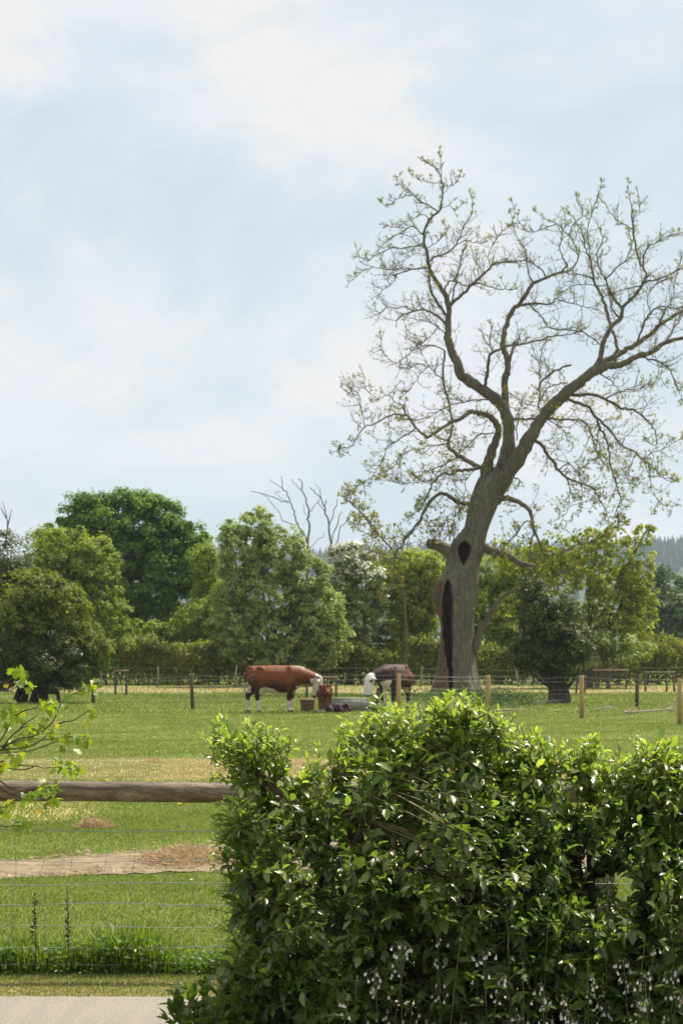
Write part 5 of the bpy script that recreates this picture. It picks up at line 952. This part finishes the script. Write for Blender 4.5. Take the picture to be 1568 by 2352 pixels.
def make_shrub(label, x0, x1, stems, nshoot, lsize, seed, edge_boost):
    base = P((x0 + x1) / 2, 1460, YB); base[2] = 0; root = thing('shrub', base, label, 'shrub', 'shrubs of the near hedge'); ac = Acc(); sk = []
    for (pl, r0_, r1_, dy) in stems:
        pts = [P(a_, b_, YB + dy + .06 * R.normal()) for a_, b_ in pl]; pts[0][2] = max(-.05, pts[0][2]); q = spline(pts, 5); q[1:-1] += R.normal(size=(len(q) - 2, 3)) * .006
        ac.tube(q, np.linspace(r0_, r1_, len(q)), 9); sk.append(q)
    sk = np.vstack(sk); sh = Acc(); lv = Acc(); C, Nn, T, Ln, A = [], [], [], [], []
    made = 0
    while made < nshoot:
        px = R.uniform(x0 - 15, x1 + 15); py = R.uniform(1600, 2700)
        if not inside(px, py): continue
        yt = np.interp(px, TOP[:, 0], TOP[:, 1]); edge = py - yt < 130
        if py > 2352 and R.rand() < .55: continue
        # thinner places where the field shows through
        if any(math.hypot((px - a_) / c_, (py - b_) / d_) < 1 for a_, b_, c_, d_ in GAPS) and R.rand() < .9: continue
        dep = .22 + .70 * min(1, (py - yt) / 350.0) * min(1, (px - 440) / 260.0)
        tip = P(px, py, YB + R.uniform(-1, 1) * dep)
        d2 = ((sk - tip) ** 2).sum(1) + 0.6 * np.maximum(0, sk[:, 2] - tip[2] + .1) ** 2 + R.rand(len(sk)) * .02; s0 = sk[int(np.argmin(d2))]
        v_ = tip - s0; ln = np.linalg.norm(v_); ln_use = min(ln, R.uniform(.16, .36)); s1 = tip - v_ / (ln + 1e-6) * ln_use
        mid = (s1 + tip) / 2 + rdir()[0] * .04 + np.array((0, 0, -.02)); up = tip + np.array((0, 0, .05 if edge else 0)) + rdir()[0] * .03
        q = spline([s0 if ln < .9 else s1, s1, mid, up] if ln > ln_use + .02 else [s1, mid, up], 5)
        sh.tube(q, np.linspace(.0045, .0016, len(q)), 4, cap=False)
        seg = np.linalg.norm(np.diff(q, axis=0), axis=1); arc = np.concatenate([[0], np.cumsum(seg)]); s = max(0.0, arc[-1] - .30); ph = R.rand() * 6.28; szk = R.uniform(.65, 1.35); tnk = .13 * R.normal()
        newg = np.clip((1 - (py - yt) / 260.0), 0, 1)
        while s < arc[-1]:
            f_ = s / arc[-1]; pt = np.array([np.interp(s, arc, q[:, k]) for k in range(3)]); tg_ = norm(q[min(len(q) - 1, np.searchsorted(arc, s))] - q[max(0, np.searchsorted(arc, s) - 1)])
            ph += 2.4 + .4 * R.normal(); e1 = norm(np.cross(tg_, (0.3, 1, .2))); e2 = np.cross(tg_, e1); o_ = e1 * math.cos(ph) + e2 * math.sin(ph)
            td = norm(o_ * 1.0 + tg_ * (.55 + .6 * f_ ** 3) + np.array((0, 0, -.15 + .25 * newg)) + rdir()[0] * .25); nn_ = norm(np.cross(np.cross(td, (0, 0, 1.0) + rdir()[0] * .6), td) + rdir()[0] * .25)
            C.append(pt); T.append(td); Nn.append(nn_); tipness = max(0, f_ - .8) / .2
            Ln.append(lsize * szk * R.uniform(.6, 1.25) * (1 - .4 * tipness)); A.append(np.clip(.28 + tnk + .62 * newg * R.rand() + .4 * tipness * newg + .17 * R.normal(), 0, 1)); s += .021 * R.uniform(.7, 1.4)
        made += 1
    for _ in range(int((x1 - x0) / 5)):          # longer young sprigs standing clear of the top and the left side
        px = R.uniform(max(x0, 480), min(x1, 1640)); yt = np.interp(px, TOP[:, 0], TOP[:, 1]); up_ = R.uniform(-20, 16) * (1 if R.rand() < .85 else 1.6); dx_ = R.normal() * 22
        if x0 < 500 and R.rand() < .5: py0 = R.uniform(1700, 2200); lx = np.interp(py0, LEFT[:, 0], LEFT[:, 1]); a0_, a1_ = P(lx + 70, py0 + 20, YB + .1 * R.normal()), P(lx - R.uniform(-10, 26), py0 - R.uniform(-15, 25), YB + .1 * R.normal())
        else: dd_ = R.uniform(-.3, .2); a0_, a1_ = P(px, yt + 75, YB + dd_), P(px + dx_, yt - up_ + 14, YB + dd_ + .08 * R.normal())
        q = spline([a0_, (a0_ + a1_) / 2 + rdir()[0] * .015, a1_], 6); sh.tube(q, np.linspace(.003, .0012, len(q)), 4, cap=False); ph = R.rand() * 6.28
        for i_ in range(2, len(q)):
            for _k in range(1 if i_ < len(q) - 2 else 2):
                tg_ = norm(q[i_] - q[i_ - 1]); ph += 2.4; e1 = norm(np.cross(tg_, (0.3, 1, .2))); e2 = np.cross(tg_, e1); o_ = e1 * math.cos(ph) + e2 * math.sin(ph); f_ = i_ / len(q)
                C.append(q[i_]); T.append(norm(o_ * (1.1 - .5 * f_) + tg_ * (.5 + .5 * f_))); Nn.append(norm(np.array((0, 0, 1.0)) + rdir()[0] * .5)); Ln.append(lsize * R.uniform(.55, 1.1) * (1 - .4 * f_)); A.append(np.clip(.55 + .35 * f_ + .15 * R.normal(), 0, 1))
    C, T, Nn, Ln, A = map(np.array, (C, T, Nn, Ln, A)); lv.leaves(C, Nn, T, Ln, Ln * (.19 + .09 * R.rand(len(C))), 'leaf', A)
    ac.build('stems', M['shrubbark'], root); sh.build('shoots', M['shoot'], root); lv.build('leaves', M['shrub'], root); return root
make_shrub('leftmost shrub of the near hedge, leaning over the round rail', 470, 790,
    [([(700, 3200), (690, 2600), (660, 2200), (640, 1950), (600, 1800), (560, 1720)], .03, .008, 0), ([(760, 3200), (740, 2600), (720, 2200), (760, 1900), (800, 1700)], .028, .006, .2), ([(650, 3200), (620, 2500), (590, 2200), (570, 2050), (550, 1900)], .02, .005, -.2), ([(572, 1776), (620, 1800), (660, 1840), (690, 1920)], .018, .02, -.1), ([(720, 3200), (800, 2300), (820, 2000), (790, 1850), (770, 1760)], .022, .006, .3), ([(640, 2352), (560, 2300), (500, 2250)], .012, .004, -.3)], 1150, .059, 1, 0)
make_shrub('middle and tallest shrub of the near hedge, below the cows', 790, 1180,
    [([(900, 3200), (880, 2500), (850, 2150), (830, 1950), (790, 1850), (765, 1800)], .03, .01, -.1), ([(1000, 3200), (980, 2500), (960, 2100), (930, 1900), (940, 1750), (990, 1660)], .035, .006, .1), ([(1100, 3200), (1090, 2500), (1060, 2150), (1080, 1900), (1060, 1700), (1070, 1610)], .03, .005, .1), ([(900, 2600), (860, 2000), (870, 1850), (1000, 1690), (1120, 1640)], .014, .004, -.2), ([(1110, 3200), (1130, 2400), (1150, 2100), (1150, 1800)], .03, .008, .3), ([(800, 1960), (860, 1830), (960, 1740), (1040, 1700)], .008, .003, -.3)], 1700, .061, 2, 0)
make_shrub('shrub in the right half of the near hedge with thick dark stems', 1180, 1400,
    [([(1300, 3200), (1300, 2400), (1290, 2150), (1310, 1980), (1300, 1880)], .075, .045, .15), ([(1230, 3200), (1220, 2400), (1200, 2100), (1220, 1900), (1230, 1760)], .03, .008, 0), ([(1340, 3200), (1350, 2400), (1360, 2100), (1350, 1850), (1350, 1710)], .03, .006, 0), ([(1290, 2100), (1350, 2020), (1420, 1990), (1450, 1960)], .03, .015, 0)], 960, .061, 3, 0)
make_shrub('rightmost shrub of the near hedge, cut by the picture edge', 1400, 1760,
    [([(1480, 3200), (1490, 2400), (1480, 2100), (1500, 1900), (1490, 1730)], .03, .006, 0), ([(1560, 3200), (1560, 2400), (1570, 2100), (1560, 1900), (1550, 1740)], .03, .006, .1), ([(1640, 3200), (1650, 2400), (1660, 2000), (1650, 1750)], .03, .006, 0), ([(1720, 3200), (1720, 2400), (1710, 2000), (1700, 1780)], .03, .006, 0)], 1200, .063, 4, 0)
# cut stumps of old stems with pale sawn faces
for pl, r_, lb in (([(1120, 2300), (1085, 2060), (1060, 1965), (1028, 1888)], .036, 'thick sawn stem with pale cut face slanting up in the hedge'), ([(1215, 2300), (1195, 1990), (1180, 1905), (1170, 1818)], .03, 'short sawn stem behind leaves in the upper middle of the hedge'), ([(850, 2300), (830, 2080), (822, 1960), (800, 1870)], .028, 'sawn stem in the left middle of the hedge')):
    root = thing('cut_stem', P(pl[0][0], 1460, YB) * (1, 1, 0), lb, 'stump', 'sawn stems in the hedge'); pts = [P(a_, b_, YB - .1) for a_, b_ in pl]; p00 = P(pl[0][0], 1460, YB); p00[2] = -.05; q = spline([p00] + pts, 5); ac = Acc(); ac.tube(q, np.linspace(r_ * 1.3, r_, len(q)), 14); ac.build('stem', M['shrubbark'], root)
    d_ = norm(q[-1] - q[-2]); ac = Acc(); ac.tube([q[-1] - d_ * .002, q[-1] + d_ * .005], [r_ * .96, r_ * .93], 14); ac.build('cut_face', M['cut'], root)
# nettles and comfrey along the hedge foot
def nettle(px, ytop, Y, lb, nm='nettle'):
    top_ = P(px, ytop, Y); b_ = np.array((top_[0] + .05 * R.normal(), Y + .03 * R.normal(), -.02)); root = thing('nettle', b_, lb, 'nettle', 'nettles in the hedge foot'); q = spline([b_, (b_ + top_) / 2 + rdir()[0] * .03, top_], 8)
    ac = Acc(); ac.tube(q, np.linspace(.004, .002, len(q)), 6); ac.build('stem', M['shoot'], root); C, T, Nn, Ln = [], [], [], []; z = 0.25 * top_[2]; ph = R.rand() * 6
    while z < top_[2]:
        f_ = z / top_[2]; pt = np.array([np.interp(z, q[:, 2], q[:, k]) for k in range(3)])
        for s_ in (0, PI): C.append(pt); T.append((math.cos(ph + s_) + .3 * R.normal(), math.sin(ph + s_) + .3 * R.normal(), -.25 + .3 * R.normal() + .5 * max(0, f_ - .85) * 6)); Nn.append((0, 0, 1) + .35 * R.normal(size=3)); Ln.append(.085 * (1 - .75 * max(0, f_ - .8) / .2) * R.uniform(.85, 1.15))
        ph += PI / 2 + .2 * R.normal(); z += .075 * R.uniform(.7, 1.3) * (1 - .75 * max(0, f_ - .75) / .25)
    Ln = np.array(Ln); ac = Acc(); ac.leaves(np.array(C), norm(np.array(Nn)), np.array(T, float), Ln, Ln * .3, 'nettle', R.rand(len(Ln))); ac.build('leaves', M['nettle'], root)
NT = [(1118, 1930, 10.75, 'tall nettle in the middle of the hedge front'), (1160, 1985, 10.7, 'nettle beside and right of the tall one'), (1260, 2060, 10.7, 'nettle standing before the thick dark stem'), (1395, 2010, 10.8, 'nettle near the gap on the right'), (1060, 2130, 10.6, 'nettle low in the middle of the hedge front'),
      (1480, 2160, 10.6, 'nettle low at the right of the hedge front'), (930, 2190, 10.6, 'nettle low left of the middle'), (1200, 2210, 10.5, 'nettle above the white flowers in the centre'), (820, 2240, 10.5, 'nettle nearest the left part of the hedge foot'), (1350, 2200, 10.5, 'nettle between flower clumps at lower right'), (700, 2280, 10.6, 'leftmost nettle at the bottom edge'), (1540, 2080, 10.7, 'rightmost nettle by the picture edge')]
for q in NT: nettle(q[0], q[1], q[2] + .12, q[3])
def comfrey(px, ytop, Y, lb, n_fl):
    top_ = P(px, ytop, Y); b_ = np.array((top_[0] + .04 * R.normal(), Y, -.02)); root = thing('comfrey', b_, lb, 'flower', 'comfrey flowering at the hedge foot'); ac = Acc(); q = spline([b_, (b_ + top_) / 2 + rdir()[0] * .03, top_], 6); ac.tube(q, np.linspace(.004, .002, len(q)), 6)
    bells = []
    for k in range(n_fl):
        side = rdir()[0] * np.array((1, .6, .3)); a_ = q[-1 - R.randint(0, 2)] + rdir()[0] * .012; e = a_ + side * R.uniform(.012, .05) + np.array((0, 0, -.045 * R.rand())); ac.tube([a_, (a_ + e) / 2 + (0, 0, .012), e], [.0016, .0014, .0014], 4)
        ax = norm(np.array((R.normal() * .25, R.normal() * .25, -1))); l_ = R.uniform(.015, .021); r_ = .0048
        bells.append((e, ax, l_, r_)); ac.tube([e - ax * .003, e + ax * .004], [.0025, .004], 6)
    ac.build('stem', M['calyx'], root); 
    for e, ax, l_, r_ in bells:
        fl = Acc(); fl.tube([e, e + ax * l_ * .35, e + ax * l_ * .7, e + ax * l_], [r_ * .5, r_ * .75, r_, r_ * 1.25], 8, a=R.rand() ** 2, cap=False); fl.build('flower_bell', M['flower'], root)
    n = 9; z = R.uniform(.15, .9, n); C = b_ + (top_ - b_) * z[:, None]; ph = R.rand(n) * 6.28; T = np.stack([np.cos(ph), np.sin(ph), .2 + 0 * ph], -1); ac = Acc(); Ln = .12 * R.uniform(.6, 1.1, n); ac.leaves(C, norm(rdir(n) * .25 + (0, 0, 1)), T, Ln, Ln * .27, 'leaf', R.rand(n)); ac.build('leaves', M['nettle'], root)
CF = [(890, 2325, 'white comfrey at the bottom edge left of centre'), (860, 2230, 'comfrey spray above the bottom left blossoms'), (1010, 2255, 'two white comfrey bells in the lower middle'), (1150, 2245, 'comfrey bells just right of the lower middle'), (945, 2320, 'comfrey second from the left at the bottom'), (1060, 2330, 'comfrey at the bottom in the middle'),
      (1215, 2335, 'bunch of white comfrey at the bottom right of the middle'), (1240, 2260, 'large white comfrey spray in the lower right'), (1300, 2300, 'comfrey spray among leaves at lower right'), (1350, 2250, 'comfrey spray high in the lower right'), (1390, 2320, 'comfrey at the lower right bottom edge'), (1430, 2215, 'highest comfrey spray at the right'), (1480, 2260, 'comfrey spray near the right edge'), (1530, 2330, 'comfrey in the bottom right corner'), (1545, 2240, 'comfrey close to the right picture edge'),
      (1440, 2330, 'comfrey beside the bottom right corner'), (800, 2300, 'leftmost comfrey bells at the hedge foot'), (1005, 2150, 'faint comfrey bells deep in the middle shade'), (920, 2170, 'comfrey bells in the shade at left of the middle'), (1180, 2300, 'comfrey tucked between two blossoming sprays at the bottom middle'), (1325, 2340, 'comfrey at the bottom edge under the lower right spray'), (1110, 2200, 'small comfrey spray high in the lower middle'), (1500, 2190, 'faint comfrey spray under the right gap')]
CF += [(905, 2345, 'low comfrey in front of the leftmost bottom blossoms'), (975, 2342, 'low comfrey between the two bottom left sprays'), (1265, 2348, 'low comfrey under the large lower right spray'), (1175, 2352, 'low comfrey beneath the bottom middle leaves'), (1460, 2300, 'comfrey between the highest right spray and the bottom corner'), (1560, 2290, 'comfrey cut by the right picture edge'), (840, 2335, 'low comfrey beside the leftmost bells')]
for k, (px, py, lb) in enumerate(CF): comfrey(px, py - R.uniform(-5, 15), R.uniform(10.5, 10.8), lb, R.randint(7, 15))
# low suckers where the hedge meets the road
def sucker(lb, tips, bpx, Y):
    b_ = P(bpx, 1460, Y); b_[2] = 0; root = thing('sapling', b_, lb, 'sapling', 'low suckers at the hedge foot'); ac = Acc(); C, T, Nn, Ln = [], [], [], []
    for px, py in tips:
        e = P(px, py, Y + R.uniform(-.2, .2)); q = spline([b_, (b_ + e) / 2 + (-.04, 0, -.02), e], 8); ac.tube(q, np.linspace(.006, .002, len(q)), 5)
        for i_ in range(4, len(q)):
            for _ in range(4):
                tg_ = norm(q[i_] - q[i_ - 1]); td = norm(rdir()[0] * .8 + tg_ * .8 + (0, 0, .1)); C.append(q[i_]); T.append(td); Nn.append(norm(rdir()[0] * .5 + (0, 0, 1))); Ln.append(.075 * R.uniform(.6, 1.15))
    ac.build('stems', M['shoot'], root); Ln = np.array(Ln); lv = Acc(); lv.leaves(np.array(C), np.array(Nn), np.array(T), Ln, Ln * .25, 'leaf', .45 * R.rand(len(Ln))); lv.build('leaves', M['shrub'], root)
sucker('low leafy sucker spreading over the road edge at the hedge corner', [(400, 2310), (430, 2275), (470, 2262), (385, 2345), (450, 2330), (500, 2290), (420, 2400), (480, 2360), (410, 2290), (440, 2300), (465, 2290), (395, 2330), (430, 2345), (490, 2320), (510, 2270), (460, 2350), (520, 2340), (500, 2380)], 560, 11.0)
sucker('low leafy sucker tucked under the left end of the hedge', [(540, 2260), (580, 2290), (520, 2330), (600, 2340), (640, 2300), (560, 2360)], 640, 11.1)

# ------------------------------------------------------------------ lobed-leaved sapling reaching in from the left
YS = 9.6
sp = thing('maple_sapling', P(-230, 1460, YS) * (1, 1, 0), 'young tree with lobed yellow green leaves reaching in from the left', 'sapling')
def q4(x, y): return (x * 0.1867, 1505.3 + y * 0.1867)     # from the 0..400 x 2400..3100 crop
BR = [[(-200, 1200), (0, 1175), (100, 1100), (230, 1030), (390, 1000), (520, 940), (640, 830), (710, 700), (760, 580), (870, 495), (1000, 430), (1080, 370)],
      [(-200, 1230), (0, 1200), (200, 1195), (400, 1165), (560, 1110), (700, 1060), (800, 1050), (890, 1065), (960, 1000), (1050, 990)],
      [(-150, 1180), (30, 1160), (260, 1140), (420, 1100), (520, 1040), (650, 1030), (720, 1010)], [(400, 1105), (500, 1050), (580, 985), (640, 910)],
      [(-100, 1150), (60, 1110), (180, 1070), (300, 1040), (480, 1020)], [(20, 1160), (140, 1000), (220, 930), (300, 850), (400, 780), (470, 740)], [(190, 950), (280, 890), (350, 870)],
      [(-100, 1200), (0, 1060), (60, 970), (110, 880), (140, 790), (120, 700)], [(200, 740), (280, 690), (350, 665), (440, 650), (500, 580)],
      [(-200, 1280), (0, 1360), (100, 1385), (280, 1405), (380, 1385), (450, 1360), (530, 1385), (660, 1378), (760, 1370), (830, 1330)], [(210, 1340), (330, 1360), (450, 1360)],
      [(-200, 1400), (0, 1620), (80, 1680), (180, 1705), (270, 1720), (400, 1730), (560, 1700)], [(-150, 1450), (0, 1540), (110, 1620), (220, 1660), (320, 1670), (450, 1640), (560, 1580)],
      [(-200, 600), (-50, 350), (60, 350), (130, 300), (220, 230)], [(-200, 2000), (0, 2090), (100, 2105), (210, 2080), (270, 2060)], [(-200, 1300), (0, 1310), (90, 1260), (150, 1215)], [(700, 860), (780, 820), (900, 800), (1000, 740), (1080, 690)], [(-200, 1350), (-60, 1340), (0, 1330), (60, 1290)],
      [(-100, 1900), (0, 1880), (100, 1850), (170, 1870)]]
ac = Acc()
trunk_pts = spline([np.array(P(-230, 1460, YS)) * (1, 1, 0) + (0, 0, -.05), P(-215, 1900, YS), P(-205, 1640, YS), P(-200, 1560, YS)], 6); ac.tube(trunk_pts, np.linspace(.025, .01, len(trunk_pts)), 10); ac.build('trunk', M['shrubbark'], sp)
ac = Acc()
for k, pl in enumerate(BR):
    dy = R.uniform(-.25, .25); q = spline([P(*q4(*p), YS + dy * min(1, i_ / 3)) for i_, p in enumerate(pl)], 5)
    if pl[0][0] <= -100: q = np.vstack([trunk_pts[int(np.argmin(((trunk_pts - q[0]) ** 2).sum(1)))][None], q])
    ac.tube(q, np.linspace(.0032, .0014, len(q)), 6)
ac.build('twigs', M['shrubbark'], sp)
CL = [(150, 160, 3), (250, 190, 3), (290, 260, 3), (200, 290, 3), (330, 370, 3), (150, 360, 2), (1090, 340, 4), (1150, 400, 4), (1060, 430, 2), (550, 520, 3), (600, 590, 4), (660, 690, 3), (580, 650, 3), (830, 590, 2), (700, 600, 3), (130, 610, 3), (210, 650, 4), (130, 700, 3), (20, 700, 4), (250, 770, 3), (150, 760, 2),
      (1150, 620, 4), (1160, 700, 3), (1080, 770, 2), (470, 830, 4), (500, 870, 3), (420, 900, 3), (560, 830, 2), (20, 920, 3), (330, 980, 3), (620, 930, 3), (720, 900, 2), (740, 980, 3), (870, 980, 4), (920, 1010, 3), (1000, 1040, 3), (1070, 1020, 4), (980, 1120, 2), (770, 1100, 2), (650, 960, 2),
      (110, 1080, 4), (40, 1090, 4), (240, 1050, 3), (320, 1080, 2), (220, 1200, 4), (180, 1270, 4), (110, 1330, 4), (200, 1350, 3), (240, 1230, 2), (20, 1380, 3), (680, 1280, 3), (700, 1350, 3), (640, 1300, 2), (640, 1410, 1), (900, 1290, 4), (930, 1370, 4), (840, 1430, 3), (810, 1340, 2),
      (620, 1550, 4), (560, 1640, 4), (640, 1650, 4), (520, 1670, 3), (660, 1740, 4), (640, 1820, 4), (420, 1680, 4), (440, 1750, 4), (360, 1720, 3), (300, 1800, 2), (500, 1860, 1), (580, 1790, 3), (50, 1870, 4), (150, 1880, 3), (30, 1950, 3), (120, 1840, 3), (270, 2020, 4), (300, 2080, 3), (240, 2060, 4), (160, 2050, 2), (150, 2150, 1), (190, 2190, 2)]
EXT = [[(-205, 1640), (-260, 1500), (-380, 1380), (-500, 1330)], [(-203, 1600), (-190, 1400), (-150, 1200), (-130, 1080)], [(-205, 1700), (-320, 1640), (-450, 1620)], [(-203, 1580), (-230, 1350), (-260, 1150)], [(-206, 1800), (-330, 1760), (-420, 1800)], [(-190, 1400), (-90, 1260), (-40, 1180)]]
ac = Acc(); EP = []
for pl in EXT:       # the rest of its head, outside the picture's left edge
    q = spline([P(a_, b_, YS + R.uniform(-.3, .3)) for a_, b_ in pl], 6); ac.tube(q, np.linspace(.008, .002, len(q)), 6); EP += [p_ for p_ in q[4:]]
ac.build('branch', M['shrubbark'], sp)
C, T, Nn, A = [], [], [], []
for p_ in EP:
    for _ in range(7): C.append(p_ + rdir()[0] * .05); T.append(rdir()[0]); Nn.append(norm(np.array((R.normal() * .5, -.4, .7)))); A.append(R.rand() * .85)
for x_, y_, k in CL:
    c_ = P(*q4(x_, y_), YS + R.uniform(-.2, .2)); yel = (y_ > 2140) or (abs(x_ - 150) < 5 and y_ == 360) or (y_ == 1860)
    for _ in range(k + (1 if k > 2 else 0)):
        C.append(c_ + rdir()[0] * .018); T.append(norm(np.array((R.normal() * .6 + .2, R.normal() * .4, -.35 + .5 * R.normal())))); Nn.append(norm(np.array((R.normal() * .5, -.55 + R.normal() * .4, .7)))); A.append(.97 if yel else np.clip(R.rand() * .9, 0, .9))
n = len(C); Ln = R.uniform(.020, .038, n); ac = Acc(); ac.leaves(np.array(C), np.array(Nn), np.array(T), Ln, Ln * .52, 'lobed', np.array(A)); ac.build('leaves', M['lobed'], sp)


# ------------------------------------------------------------------ haze
m = bpy.data.materials.new('haze'); m.use_nodes = True; t = m.node_tree; t.nodes.clear(); o = t.nodes.new('ShaderNodeOutputMaterial'); pv = t.nodes.new('ShaderNodeVolumePrincipled')
pv.inputs['Color'].default_value = (0.72, 0.85, 1.0, 1); pv.inputs['Density'].default_value = 0.00015; pv.inputs['Anisotropy'].default_value = 0.2; t.links.new(pv.outputs[0], o.inputs['Volume'])
ac = Acc(); ac.box((0, 4500, 80), (5200, 4700, 81.5)); hz = ac.build('haze', m, smooth=False); tag(hz, 'thin blue summer haze over the far hill', 'haze', kind='stuff')
